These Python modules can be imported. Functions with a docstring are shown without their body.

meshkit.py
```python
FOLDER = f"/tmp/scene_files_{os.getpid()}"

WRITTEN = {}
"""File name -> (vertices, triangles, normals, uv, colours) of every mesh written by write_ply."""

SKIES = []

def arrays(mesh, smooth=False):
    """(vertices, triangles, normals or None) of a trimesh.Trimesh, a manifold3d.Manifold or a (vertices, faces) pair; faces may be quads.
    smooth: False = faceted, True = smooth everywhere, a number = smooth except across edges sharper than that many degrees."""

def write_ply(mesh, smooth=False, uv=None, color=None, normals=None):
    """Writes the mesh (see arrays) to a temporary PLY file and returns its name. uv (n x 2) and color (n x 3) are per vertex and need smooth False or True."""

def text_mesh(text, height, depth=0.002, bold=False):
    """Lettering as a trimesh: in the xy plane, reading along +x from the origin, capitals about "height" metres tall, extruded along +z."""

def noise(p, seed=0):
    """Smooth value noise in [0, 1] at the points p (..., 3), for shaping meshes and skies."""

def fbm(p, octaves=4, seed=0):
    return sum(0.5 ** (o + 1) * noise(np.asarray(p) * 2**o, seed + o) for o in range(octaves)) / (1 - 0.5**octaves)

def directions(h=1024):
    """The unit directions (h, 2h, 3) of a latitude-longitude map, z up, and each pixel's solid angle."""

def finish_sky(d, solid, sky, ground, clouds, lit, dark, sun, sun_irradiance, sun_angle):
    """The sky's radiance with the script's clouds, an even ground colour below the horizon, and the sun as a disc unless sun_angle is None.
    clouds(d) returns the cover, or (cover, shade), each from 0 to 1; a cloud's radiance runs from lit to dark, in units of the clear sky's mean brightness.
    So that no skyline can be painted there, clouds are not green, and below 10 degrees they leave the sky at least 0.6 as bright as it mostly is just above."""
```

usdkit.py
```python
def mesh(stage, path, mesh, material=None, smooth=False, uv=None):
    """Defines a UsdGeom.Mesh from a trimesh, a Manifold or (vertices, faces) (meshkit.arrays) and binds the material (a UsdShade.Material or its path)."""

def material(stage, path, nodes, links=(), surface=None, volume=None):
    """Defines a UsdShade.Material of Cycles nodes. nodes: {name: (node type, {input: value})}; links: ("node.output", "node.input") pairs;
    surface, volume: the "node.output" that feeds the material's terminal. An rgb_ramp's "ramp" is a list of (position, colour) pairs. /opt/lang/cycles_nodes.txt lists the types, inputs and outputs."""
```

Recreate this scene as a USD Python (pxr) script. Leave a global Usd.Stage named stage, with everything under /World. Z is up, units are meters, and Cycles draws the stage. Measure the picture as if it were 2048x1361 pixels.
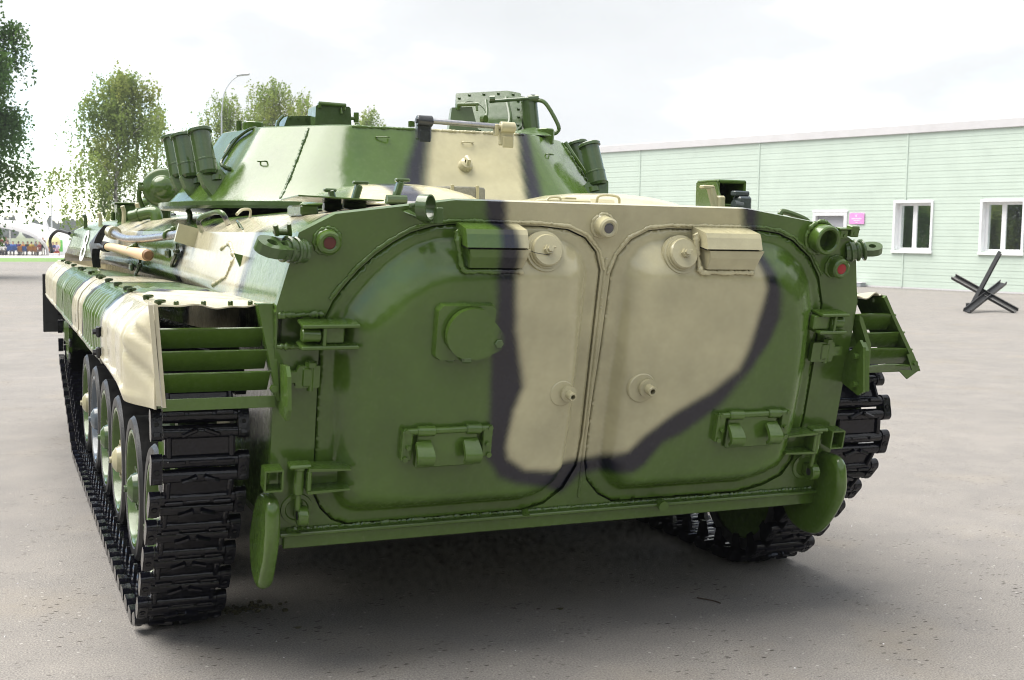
import math, random
import numpy as np, trimesh, manifold3d, shapely
from shapely.geometry import Polygon, LineString
from scipy.spatial import Delaunay
from pxr import Usd, UsdGeom, UsdLux, UsdShade, Gf, Sdf, Vt
import usdkit, meshkit

stage = Usd.Stage.CreateInMemory()
UsdGeom.SetStageUpAxis(stage, 'Z'); UsdGeom.SetStageMetersPerUnit(stage, 1.0)
UsdGeom.Xform.Define(stage, '/World'); UsdGeom.Scope.Define(stage, '/World/Looks')
V3 = lambda *a: np.array(a, float)
random.seed(7); rng = np.random.default_rng(7)

# ------------------------------------------------------------------ camera
CAM = V3(-1.86169143, -3.52635603, 1.42039672)
RIGHT = V3(0.91855032, -0.39494302, 0.01689133); UP = V3(0.01759742, 0.0835406, 0.99634898); FWD = V3(0.39491219, 0.91489944, -0.08368622)
cam = UsdGeom.Camera.Define(stage, '/World/camera')
cam.AddTransformOp().Set(Gf.Matrix4d(*map(float, [*RIGHT, 0, *UP, 0, *(-FWD), 0, *CAM, 1])))
APER = 23.6
cam.CreateHorizontalApertureAttr(APER); cam.CreateVerticalApertureAttr(APER * 680 / 1024)
cam.CreateFocalLengthAttr(2409.07 / 2048 * APER); cam.CreateClippingRangeAttr(Gf.Vec2f(0.1, 5000))
cam.CreateFStopAttr(6.3); cam.CreateFocusDistanceAttr(4.7)
cam.CreateExposureAttr(EXPOSURE := 2.46)

# ------------------------------------------------------------------ sky and sun
SUN_EL, SUN_AZ = math.radians(67), math.radians(-55)      # azimuth: atan2(x, y) of the direction towards the sun
SKY_STRENGTH, SUN_INT, SUN_ANGLE = 0.075, 0.38, 62.0
dome = UsdLux.DomeLight.Define(stage, '/World/sky')
dome.GetPrim().SetCustomDataByKey('kind', 'structure')
sky = usdkit.material(stage, '/World/Looks/sky', {
    'sky': ('sky_texture', {'sky_type': 'single_scattering', 'sun_disc': False, 'sun_elevation': SUN_EL, 'sun_rotation': SUN_AZ, 'aerosol_density': 0.15}),
    'tc': ('texture_coordinate', {}),
    'map': ('mapping', {'location': (3.1, 0.4, 1.7), 'scale': (1.0, 1.0, 2.6)}),
    'n1': ('noise_texture', {'scale': 1.5, 'detail': 6.0, 'roughness': 0.55}),
    'n2': ('noise_texture', {'scale': 3.4, 'detail': 5.0, 'roughness': 0.5}),
    'cover': ('rgb_ramp', {'ramp': [(0.0, (0, 0, 0)), (0.36, (0.2, 0.2, 0.2)), (0.47, (1, 1, 1)), (1.0, (1, 1, 1))]}),
    'tone': ('rgb_ramp', {'ramp': [(0.0, (1.8, 1.89, 1.95)), (0.45, (2.28, 2.35, 2.4)), (0.56, (3.1, 3.14, 3.16)), (1.0, (4.4, 4.4, 4.4))]}),
    'mix': ('mix', {}), 'bg': ('background_shader', {'strength': SKY_STRENGTH})},
    [('tc.generated', 'map.vector'), ('map.vector', 'n1.vector'), ('map.vector', 'n2.vector'), ('n1.fac', 'cover.fac'), ('n2.fac', 'tone.fac'),
     ('cover.color', 'mix.fac'), ('sky.color', 'mix.color1'), ('tone.color', 'mix.color2'), ('mix.color', 'bg.color')], surface='bg.background')
UsdShade.MaterialBindingAPI.Apply(dome.GetPrim()).Bind(sky)
sun = UsdLux.DistantLight.Define(stage, '/World/sun')
sun.CreateIntensityAttr(SUN_INT); sun.CreateAngleAttr(SUN_ANGLE); sun.CreateColorAttr(Gf.Vec3f(1.0, 0.96, 0.89)); sun.CreateNormalizeAttr(True)
_z = V3(math.sin(SUN_AZ) * math.cos(SUN_EL), math.cos(SUN_AZ) * math.cos(SUN_EL), math.sin(SUN_EL))
_x = np.cross([0, 0, 1.0], _z); _x /= np.linalg.norm(_x); _y = np.cross(_z, _x)
sun.AddTransformOp().Set(Gf.Matrix4d(*map(float, [*_x, 0, *_y, 0, *_z, 0, 0, 0, 50, 1])))

# ------------------------------------------------------------------ helpers
used = {}
def path_for(name, parent):
    base = f'{parent}/{name}'; n = used.get(base, 0); used[base] = n + 1
    return base if n == 0 else f'{base}_{n:03d}'
def tag(p, label=None, category=None, group=None, kind=None):
    p = p if isinstance(p, Usd.Prim) else stage.GetPrimAtPath(p)
    for k, v in (('label', label), ('category', category), ('group', group), ('kind', kind)):
        if v: p.SetCustomDataByKey(k, v)
def thing(name, label, category, loc=(0, 0, 0), rotz=0, group=None, kind=None):
    path = path_for(name, '/World'); x = UsdGeom.Xform.Define(stage, path)
    x.AddTranslateOp().Set(Gf.Vec3d(*map(float, loc)))
    if rotz: x.AddRotateZOp().Set(float(rotz))
    tag(x.GetPrim(), label, category, group, kind); return path
def part(parent, name, mesh, mat, smooth=35, paint=None, label=None, size=None):
    """One Mesh prim under parent. paint: function of world points -> colours, or a colour."""
    path = path_for(name, parent)
    if paint is not None and size:
        v, f, _ = meshkit.arrays(mesh, False)
        v, f = trimesh.remesh.subdivide_to_size(v, f, size, max_iter=12)
        mesh = trimesh.Trimesh(v, f, process=True)
    v, f, n = meshkit.arrays(mesh, smooth)
    m = UsdGeom.Mesh.Define(stage, path)
    m.CreatePointsAttr(Vt.Vec3fArray.FromNumpy(v.astype(np.float32)))
    m.CreateFaceVertexCountsAttr(Vt.IntArray.FromNumpy(np.full(len(f), 3, np.int32)))
    m.CreateFaceVertexIndicesAttr(Vt.IntArray.FromNumpy(f.astype(np.int32).ravel()))
    m.CreateSubdivisionSchemeAttr('none')
    if n is not None:
        m.CreateNormalsAttr(Vt.Vec3fArray.FromNumpy(n.astype(np.float32))); m.SetNormalsInterpolation('vertex')
    if paint is not None:
        col = paint(v) if callable(paint) else np.tile(np.asarray(paint, float), (len(v), 1))
        UsdGeom.PrimvarsAPI(m).CreatePrimvar('paint', Sdf.ValueTypeNames.Color3fArray, 'vertex').Set(Vt.Vec3fArray.FromNumpy(col.astype(np.float32)))
    UsdShade.MaterialBindingAPI.Apply(m.GetPrim()).Bind(UsdShade.Material.Get(stage, '/World/Looks/' + mat))
    if label: tag(m.GetPrim(), label)
    return path
def top(name, mesh, mat, label, category=None, group=None, kind=None, smooth=35):
    p = part('/World', name, mesh, mat, smooth); tag(p, label, category, group, kind); return p
cat = trimesh.util.concatenate
def M(v, f):
    f = np.asarray(f, int)
    if f.shape[1] == 4: f = np.vstack([f[:, [0, 1, 2]], f[:, [0, 2, 3]]])
    return trimesh.Trimesh(np.asarray(v, float), f, process=False)
def frame(o, z, x=None):
    z = np.asarray(z, float); z = z / np.linalg.norm(z)
    if x is None: x = V3(1, 0, 0) if abs(z[0]) < .9 else V3(0, 1, 0)
    x = x - z * (x @ z); x = x / np.linalg.norm(x); y = np.cross(z, x)
    m = np.eye(4); m[:3, 0], m[:3, 1], m[:3, 2], m[:3, 3] = x, y, z, o; return m
def xf(mesh, m): r = mesh.copy(); r.apply_transform(m); return r
def mv(mesh, *t): r = mesh.copy(); r.apply_translation(t); return r
def cbox(cx, cy, cz, dx, dy, dz, b=None):
    """box with chamfered edges"""
    b = min(dx, dy, dz) * .2 if b is None else min(b, min(dx, dy, dz) * .45)
    if b <= 0: return mv(trimesh.creation.box((dx, dy, dz)), cx, cy, cz)
    p = []
    for s in np.ndindex(2, 2, 2):
        s = np.array(s) * 2 - 1; h = V3(dx, dy, dz) / 2
        for k in range(3):
            q = h - b; q[k] = h[k]; p.append(s * q)
    return mv(trimesh.convex.convex_hull(np.array(p)), cx, cy, cz)
def lathe(prof, sides=32, closed=False):
    """revolve (r, h) points round z; normals out when h rises with the outside on the right"""
    p = np.array(prof, float); n = len(p); a = np.arange(sides) * 2 * np.pi / sides
    v = np.stack([p[None, :, 0] * np.cos(a)[:, None], p[None, :, 0] * np.sin(a)[:, None], np.tile(p[:, 1], (sides, 1))], -1).reshape(-1, 3)
    f = []
    for i in range(sides):
        for j in range(n if closed else n - 1):
            k = (j + 1) % n; i2 = (i + 1) % sides
            f.append((i * n + j, i2 * n + j, i2 * n + k, i * n + k))
    m = M(v, f); m.merge_vertices(); m.update_faces(m.nondegenerate_faces()); return m
def cyl(p0, p1, r, sides=20, r2=None, b=0.0):
    p0, p1 = V3(*p0), V3(*p1); h = np.linalg.norm(p1 - p0); r2 = r if r2 is None else r2
    prof = [(0, 0), (r - b, 0), (r, b), (r2, h - b), (r2 - b, h), (0, h)] if b else [(0, 0), (r, 0), (r2, h), (0, h)]
    return xf(lathe(prof, sides), frame(p0, p1 - p0))
def tube(pts, r, sides=10):
    p = np.asarray(pts, float); t = np.gradient(p, axis=0); t /= np.linalg.norm(t, axis=1, keepdims=True) + 1e-12
    r = np.broadcast_to(r, (len(p),)); a0 = None; v = []
    ang = np.arange(sides) * 2 * np.pi / sides
    for i in range(len(p)):
        a = np.cross(t[i], [0, 0, 1.0]) if a0 is None else a0 - t[i] * (a0 @ t[i])
        if np.linalg.norm(a) < 1e-6: a = np.cross(t[i], [1.0, 0, 0])
        a /= np.linalg.norm(a); a0 = a; b = np.cross(t[i], a)
        v.append(p[i] + r[i] * (np.cos(ang)[:, None] * a + np.sin(ang)[:, None] * b))
    n = len(p); v = np.vstack(v + [p[:1], p[-1:]]); f = []
    for i in range(n - 1):
        for j in range(sides):
            k = (j + 1) % sides
            f += [(i * sides + j, i * sides + k, (i + 1) * sides + k), (i * sides + j, (i + 1) * sides + k, (i + 1) * sides + j)]
    for j in range(sides):
        k = (j + 1) % sides
        f += [(n * sides, k, j), (n * sides + 1, (n - 1) * sides + j, (n - 1) * sides + k)]
    return M(v, f)
def bend(pts, n=24):
    """smooth curve through points (Catmull-Rom)"""
    p = np.asarray(pts, float); p = np.vstack([2 * p[0] - p[1], p, 2 * p[-1] - p[-2]]); out = []
    for i in range(1, len(p) - 2):
        for t in np.linspace(0, 1, max(2, n // (len(p) - 3)), endpoint=False):
            a, b, c, d = p[i - 1], p[i], p[i + 1], p[i + 2]
            out.append(.5 * (2 * b + (c - a) * t + (2 * a - 5 * b + 4 * c - d) * t**2 + (3 * b - a - 3 * c + d) * t**3))
    return np.array(out + [p[-2]])
def prism(pts2, h, z0=0.0):
    return mv(trimesh.creation.extrude_polygon(Polygon(pts2), h, engine='earcut'), 0, 0, z0)
def rounded(poly, r): return poly.buffer(-r).buffer(2 * r).buffer(-r)
def sheet(poly, h):
    """fine flat triangulation of a polygon: (points 2d, faces)"""
    pts = []
    for ring in [poly.exterior, *poly.interiors]:
        n = max(8, int(ring.length / (h * .8)))
        pts += [ring.interpolate(t).coords[0] for t in np.linspace(0, ring.length, n, endpoint=False)] + list(ring.simplify(1e-4).coords[:-1])
    x0, y0, x1, y1 = poly.bounds
    g = np.array([(x, y) for j, y in enumerate(np.arange(y0, y1, h * .87)) for x in np.arange(x0 + (j % 2) * h / 2, x1, h)])
    g = g[shapely.contains_xy(poly.buffer(-h * .5), g[:, 0], g[:, 1])]
    p = np.unique(np.round(np.vstack([pts, g]), 5), axis=0); t = Delaunay(p).simplices
    c = p[t].mean(1); t = t[shapely.contains_xy(poly, c[:, 0], c[:, 1])]
    a, b, d = p[t[:, 0]], p[t[:, 1]], p[t[:, 2]]
    flip = ((b - a)[:, 0] * (d - a)[:, 1] - (b - a)[:, 1] * (d - a)[:, 0]) < 0
    t[flip] = t[flip][:, ::-1]
    return p, t
sstep = lambda x, a, b: (lambda t: t * t * (3 - 2 * t))(np.clip((x - a) / (b - a), 0, 1))
def inst(src, name, loc, rotz=0, label=None, scale=None, group=None, category=None):
    path = path_for(name, '/World'); x = UsdGeom.Xform.Define(stage, path)
    x.GetPrim().GetReferences().AddInternalReference(src); x.ClearXformOpOrder()
    x.AddTranslateOp(opSuffix='at').Set(Gf.Vec3d(*map(float, loc))); x.AddRotateZOp(opSuffix='at').Set(float(rotz))
    if scale: x.AddScaleOp(opSuffix='at').Set(Gf.Vec3f(*scale))
    x.GetPrim().SetInstanceable(True); tag(x.GetPrim(), label, category, group); return path
def ray_at(px, py, d):
    """world point seen at a photo pixel (2048 wide) at a horizontal distance d: only used to lay out far scenery"""
    r = FWD + RIGHT * (px - 1024) / 2409.07 - UP * (py - 680.5) / 2409.07
    return CAM + r * d / np.hypot(r[0], r[1])

# ------------------------------------------------------------------ materials
def mat(name, nodes, links, surface, volume=None): return usdkit.material(stage, '/World/Looks/' + name, nodes, links, surface=surface, volume=volume)
def plain(name, color, rough=.5, metallic=0.0, var=.15, scale=12.0, bump=0.0, bscale=120.0, spec=.5, rvar=.1, coat=0.0):
    c = np.array(color)
    nodes = {'g': ('geometry', {}), 'n': ('noise_texture', {'scale': scale, 'detail': 5.0, 'roughness': .6}),
             'r': ('rgb_ramp', {'ramp': [(.25, c * (1 - var)), (.75, np.minimum(c * (1 + var), .95))]}),
             'rr': ('map_range', {'from_min': .3, 'from_max': .7, 'to_min': max(rough - rvar, .03), 'to_max': min(rough + rvar, 1)}),
             'p': ('principled_bsdf', {'metallic': metallic, 'specular_ior_level': spec, 'coat_weight': coat})}
    links = [('g.position', 'n.vector'), ('n.fac', 'r.fac'), ('r.color', 'p.base_color'), ('n.fac', 'rr.value'), ('rr.result', 'p.roughness')]
    if bump:
        nodes |= {'n2': ('noise_texture', {'scale': bscale, 'detail': 4.0}), 'b': ('bump', {'strength': bump, 'distance': .01})}
        links += [('g.position', 'n2.vector'), ('n2.fac', 'b.height'), ('b.normal', 'p.normal')]
    return mat(name, nodes, links, 'p.BSDF')

def paint_material(name, rough, chips=0.0, mottle=.2, bump=.12):
    nodes = {'a': ('attribute', {'attribute': 'paint'}), 'g': ('geometry', {}),
             'n': ('noise_texture', {'scale': 5.0, 'detail': 6.0, 'roughness': .6}),
             'nv': ('map_range', {'from_min': .25, 'from_max': .75, 'to_min': 1 - mottle, 'to_max': 1 + mottle}),
             'mul': ('mix', {'mix_type': 'multiply', 'fac': 1.0}),
             'nf': ('noise_texture', {'scale': 38.0, 'detail': 5.0, 'roughness': .65}),
             'rr': ('map_range', {'from_min': .3, 'from_max': .72, 'to_min': rough - .07, 'to_max': rough + .10}),
             'fine': ('noise_texture', {'scale': 170.0, 'detail': 3.0}), 'wave': ('noise_texture', {'scale': 9.0, 'detail': 2.0}),
             'b1': ('bump', {'strength': bump, 'distance': .004}), 'b2': ('bump', {'strength': .05, 'distance': .02}),
             'dm': ('mapping', {'scale': (1.0, 1.0, .28)}), 'dn': ('noise_texture', {'scale': 16.0, 'detail': 7.0, 'roughness': .7}),
             'dr': ('map_range', {'from_min': .66, 'from_max': .8, 'to_min': 0.0, 'to_max': .26}), 'dust': ('mix', {'color2': (.26, .23, .17)}),
             'p': ('principled_bsdf', {'specular_ior_level': .6})}
    links = [('g.position', 'n.vector'), ('n.fac', 'nv.value'), ('a.color', 'mul.color1'), ('nv.result', 'mul.color2'), ('g.position', 'nf.vector'), ('nf.fac', 'rr.value'), ('rr.result', 'p.roughness'),
             ('g.position', 'fine.vector'), ('g.position', 'wave.vector'), ('fine.fac', 'b1.height'), ('wave.fac', 'b2.height'), ('b2.normal', 'b1.normal'), ('b1.normal', 'p.normal'),
             ('g.position', 'dm.vector'), ('dm.vector', 'dn.vector'), ('dn.fac', 'dr.value'), ('dr.result', 'dust.fac'), ('mul.color', 'dust.color1')]
    out = 'dust.color'
    if chips:
        nodes |= {'cm': ('mapping', {'scale': (1.0, 1.0, .16)}), 'cn': ('noise_texture', {'scale': 34.0, 'detail': 6.0, 'roughness': .7}),
                  'cr': ('map_range', {'from_min': .7 - chips * .08, 'from_max': .71 - chips * .08, 'to_min': 0.0, 'to_max': .85}), 'chip': ('mix', {'color2': (.035, .06, .03)})}
        links += [('g.position', 'cm.vector'), ('cm.vector', 'cn.vector'), ('cn.fac', 'cr.value'), ('cr.result', 'chip.fac'), (out, 'chip.color1')]
        out = 'chip.color'
    return mat(name, nodes, links + [(out, 'p.base_color')], 'p.BSDF')
paint_material('vehicle_paint', .165, bump=.05)
paint_material('worn_paint', .19, chips=1.0, bump=.08)
GREEN, TAN, BLACK = V3(.053, .096, .0155), V3(.385, .355, .222), V3(.0045, .0045, .0095)
LGREEN = V3(.055, .092, .030)
plain('track_steel', (.0026, .0026, .0048), .13, .0, .5, 30, .08, 90, .38, .08)
plain('rubber', (.012, .012, .012), .42, 0, .5, 25, .15, 160)
plain('dark_inside', (.012, .012, .011), .8, 0, .3)
plain('weld_paint', (.1, .15, .05), .4, 0, .3, 60, .5, 140)
plain('black_steel', (.018, .018, .019), .38, .2, .4, 30, .15, 120)
plain('bare_steel', (.30, .30, .31), .3, 1.0, .15, 20)
plain('rust', (.09, .05, .025), .8, .1, .5, 40, .3, 120)
plain('ash_wood', (.62, .43, .24), .45, 0, .1, 9)
plain('wood_end', (.16, .085, .035), .6, 0, .3, 30)
plain('mesh_grille', (.24, .235, .19), .7, .2, .3, 90, .6, 300)
mat('red_lens', {'p': ('principled_bsdf', {'base_color': (.25, .006, .01), 'roughness': .2, 'specular_ior_level': .5, 'coat_weight': .1})}, [], 'p.BSDF')
mat('amber_lens', {'p': ('principled_bsdf', {'base_color': (.06, .006, .004), 'roughness': .2, 'specular_ior_level': .5, 'coat_weight': .1})}, [], 'p.BSDF')
mat('dark_lens', {'p': ('principled_bsdf', {'base_color': (.01, .01, .016), 'roughness': .08, 'specular_ior_level': .9, 'coat_weight': 1.0})}, [], 'p.BSDF')

# asphalt: fine aggregate, small pits, pale and sandy patches
mat('asphalt', {'g': ('geometry', {}),
    'big': ('noise_texture', {'scale': .45, 'detail': 6.0, 'roughness': .6}), 'mid': ('noise_texture', {'scale': 3.2, 'detail': 7.0, 'roughness': .65}),
    'fine': ('noise_texture', {'scale': 150.0, 'detail': 3.0, 'roughness': .7}),
    'c1': ('rgb_ramp', {'ramp': [(.3, (.172, .162, .152)), (.5, (.186, .175, .164)), (.7, (.200, .187, .174))]}),
    'c2': ('rgb_ramp', {'ramp': [(.3, (.88, .88, .89)), (.7, (1.1, 1.09, 1.07))]}), 'm1': ('mix', {'mix_type': 'multiply', 'fac': 1.0}),
    'c3': ('rgb_ramp', {'ramp': [(.25, (.36, .36, .37)), (.5, (1, 1, 1)), (.75, (1.6, 1.58, 1.54))]}), 'm2': ('mix', {'mix_type': 'multiply', 'fac': 1.0}),
    'pm': ('mapping', {'scale': (1.0, 2.2, 1.0), 'rotation': (0, 0, .35)}), 'pit': ('voronoi_texture', {'scale': 17.0, 'randomness': 1.0}),
    'pn': ('noise_texture', {'scale': 60.0, 'detail': 3.0}), 'pa': ('math', {'math_type': 'multiply_add', 'value2': .16, 'value3': -.08}), 'pd': ('math', {'math_type': 'add'}),
    'pr': ('rgb_ramp', {'ramp': [(.0, (1, 1, 1)), (.13, (.95, .95, .95)), (.19, (0, 0, 0))]}),
    'sel': ('noise_texture', {'scale': 2.6, 'detail': 4.0}), 'selr': ('map_range', {'from_min': .40, 'from_max': .60, 'to_min': 0.0, 'to_max': .95}), 'pf': ('math', {'math_type': 'multiply'}),
    'm3': ('mix', {'color2': (.04, .033, .028)}),
    'wv': ('voronoi_texture', {'scale': 34.0, 'randomness': 1.0}), 'ws': ('separate_color', {}), 'wsel': ('math', {'math_type': 'greater_than', 'value2': .93}),
    'wr': ('rgb_ramp', {'ramp': [(.0, (1, 1, 1)), (.16, (1, 1, 1)), (.22, (0, 0, 0))]}), 'wf': ('math', {'math_type': 'multiply'}), 'm4': ('mix', {'color2': (.30, .285, .265)}),
    'sandn': ('noise_texture', {'scale': 1.3, 'detail': 5.0, 'roughness': .6}), 'sandr': ('map_range', {'from_min': .54, 'from_max': .72, 'to_min': 0.0, 'to_max': .22}), 'm5': ('mix', {'color2': (.23, .19, .13)}),
    'hsum': ('math', {'math_type': 'subtract'}), 'b': ('bump', {'strength': .55, 'distance': .006}), 'p': ('principled_bsdf', {'roughness': .86, 'specular_ior_level': .3})},
    [('g.position', 'big.vector'), ('g.position', 'mid.vector'), ('g.position', 'fine.vector'), ('g.position', 'pm.vector'), ('pm.vector', 'pit.vector'), ('g.position', 'pn.vector'), ('g.position', 'sel.vector'), ('g.position', 'wv.vector'), ('g.position', 'sandn.vector'),
     ('big.fac', 'c1.fac'), ('mid.fac', 'c2.fac'), ('c1.color', 'm1.color1'), ('c2.color', 'm1.color2'), ('fine.fac', 'c3.fac'), ('m1.color', 'm2.color1'), ('c3.color', 'm2.color2'),
     ('pn.fac', 'pa.value1'), ('pit.distance', 'pd.value1'), ('pa.value', 'pd.value2'), ('pd.value', 'pr.fac'), ('sel.fac', 'selr.value'), ('pr.color', 'pf.value1'), ('selr.result', 'pf.value2'),
     ('sandn.fac', 'sandr.value'), ('sandr.result', 'm5.fac'), ('m2.color', 'm5.color1'), ('m5.color', 'm3.color1'), ('pf.value', 'm3.fac'),
     ('wv.color', 'ws.color'), ('ws.r', 'wsel.value1'), ('wv.distance', 'wr.fac'), ('wsel.value', 'wf.value1'), ('wr.color', 'wf.value2'), ('m3.color', 'm4.color1'), ('wf.value', 'm4.fac'), ('m4.color', 'p.base_color'),
     ('fine.fac', 'hsum.value1'), ('pf.value', 'hsum.value2'), ('hsum.value', 'b.height'), ('b.normal', 'p.normal')], 'p.BSDF')
plain('grass_green', (.10, .19, .03), .8, 0, .35, 2.5, .5, 30)
plain('pale_paving', (.42, .40, .36), .85, 0, .12, 1.2)
plain('far_ground', (.10, .12, .05), .9, 0, .25, .05)
plain('siding_green', (.51, .595, .52), .42, 0, .05, 1.4, .04, 30)
plain('white_trim', (.80, .80, .81), .4, 0, .04, 4)
plain('parapet_grey', (.58, .565, .575), .5, 0, .05, 2)
plain('joint_strip', (.50, .585, .51), .45, 0, .05, 3)
plain('door_grey', (.36, .36, .39), .5, 0, .05, 3)
plain('plaque_pink', (.70, .30, .62), .4, 0, .08, 6)
plain('plaque_text', (.88, .78, .86), .5, 0, .03, 6)
plain('grey_box', (.3, .32, .34), .5, 0, .1, 6)
plain('room_dark', (.11, .15, .13), .8, 0, .2, 3)
plain('beam_black', (.006, .006, .0065), .42, 0, .4, 18, .15, 80)
plain('tent_white', (.80, .80, .80), .6, 0, .04, 1.5)
plain('lamp_metal', (.48, .50, .52), .45, .3, .1, 5)
mat('window_glass', {'f': ('fresnel', {'IOR': 1.75}), 't': ('transparent_bsdf', {'color': (.82, .88, .85)}), 'g': ('glossy_bsdf', {'color': (.9, .95, .93), 'roughness': .02}), 'fm': ('map_range', {'from_min': 0.0, 'from_max': 1.0, 'to_min': .46, 'to_max': 1.0}), 'm': ('mix_closure', {})},
    [('f.fac', 'fm.value'), ('fm.result', 'm.fac'), ('t.BSDF', 'm.closure1'), ('g.BSDF', 'm.closure2')], 'm.closure')
def leaf_material(name, a, b, c):
    mat(name, {'g': ('geometry', {}), 'n': ('noise_texture', {'scale': .55, 'detail': 4.0}), 'r': ('rgb_ramp', {'ramp': [(.3, a), (.5, b), (.7, c)]}),
        'rp': ('map_range', {'from_min': 0., 'from_max': 1., 'to_min': .65, 'to_max': 1.35}), 'mm': ('mix', {'mix_type': 'multiply', 'fac': 1.0}),
        'd': ('principled_bsdf', {'roughness': .5, 'specular_ior_level': .35}), 't': ('translucent_bsdf', {}), 'm': ('mix_closure', {'fac': .5})},
        [('g.position', 'n.vector'), ('n.fac', 'r.fac'), ('g.random_per_island', 'rp.value'), ('r.color', 'mm.color1'), ('rp.result', 'mm.color2'), ('mm.color', 'd.base_color'), ('mm.color', 't.color'), ('d.BSDF', 'm.closure1'), ('t.BSDF', 'm.closure2')], 'm.closure')
leaf_material('birch_leaf', (.18, .28, .06), (.30, .40, .085), (.43, .47, .11))
leaf_material('dark_leaf', (.08, .18, .045), (.12, .25, .055), (.18, .31, .065))
mat('birch_bark', {'g': ('geometry', {}), 'mp': ('mapping', {'scale': (1.0, 1.0, .35)}), 'n': ('noise_texture', {'scale': 7.0, 'detail': 5.0}), 'r': ('rgb_ramp', {'ramp': [(.38, (.05, .045, .04)), (.48, (.35, .33, .3)), (.7, (.55, .53, .5))]}), 'p': ('principled_bsdf', {'roughness': .8})},
    [('g.position', 'mp.vector'), ('mp.vector', 'n.vector'), ('n.fac', 'r.fac'), ('r.color', 'p.base_color')], 'p.BSDF')
plain('twig', (.05, .035, .025), .8, 0, .3, 40)
plain('soil', (.06, .055, .03), .95, 0, .5, 60)
leaf_material('forest_leaf', (.05, .075, .05), (.06, .09, .055), (.075, .105, .06))

# ------------------------------------------------------------------ ground
def quad(pts, z): return M([(x, y, z) for x, y in pts], [(0, 1, 2, 3)])
TD, ND, TO = V3(.947, .321), V3(-.321, .947), V3(-.5, 56.0)
LOW = -.9                                       # the paved area beyond the verge lies a little lower
def strip(a, b, za, zb, w=2600):
    p = [TO - TD * w + ND * a, TO + TD * w + ND * a, TO + TD * w + ND * b, TO - TD * w + ND * b]; return M([(*q, z) for q, z in zip(p, (za, za, zb, zb))], [(0, 1, 2, 3)])
top('ground', strip(-2600, 0, 0, 0), 'asphalt', 'grey weathered asphalt square under the armoured vehicle', kind='structure', smooth=False)
top('grass_verge', strip(0, 9.5, 0, -.03), 'grass_green', 'narrow strip of mown grass beyond the asphalt square', kind='structure', smooth=False)
top('pavement', cat([strip(9.5, 58, -.03, LOW), strip(58, 110, LOW, LOW)]), 'pale_paving', 'pale paved area under and round the white tent', kind='structure', smooth=False)
top('field', strip(110, 2600, LOW, LOW), 'far_ground', 'open ground in front of the distant wood', kind='structure', smooth=False)

# ------------------------------------------------------------------ building
BO, BT, BN = V3(21.69, 42.05, 0), V3(.28329, -.95903, 0), V3(-.95903, -.28329, 0)
BM = np.eye(4); BM[:3, 0], BM[:3, 1], BM[:3, 2], BM[:3, 3] = BT, BN, [0, 0, 1], BO
BM[:3, 0] *= 1
def bl(mesh):
    m = xf(mesh, BM)
    if np.linalg.det(BM[:3, :3]) < 0: m.invert()
    return m
def bb(s0, s1, n0, n1, z0, z1, b=.004): return bl(cbox((s0 + s1) / 2, (n0 + n1) / 2, (z0 + z1) / 2, s1 - s0, n1 - n0, z1 - z0, b))
bld = thing('site_building', 'long low flat-roofed building clad in pale green siding', 'building')
S0, S1, WH = -9.0, 33.0, 5.10
WIN = [(14.17, 15.62), (17.25, 18.70), (20.35, 21.8), (23.45, 24.9)]; WZ0, WZ1 = 1.22, 2.89
DOOR = (10.95, 12.36, 0.0, 2.53)
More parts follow.
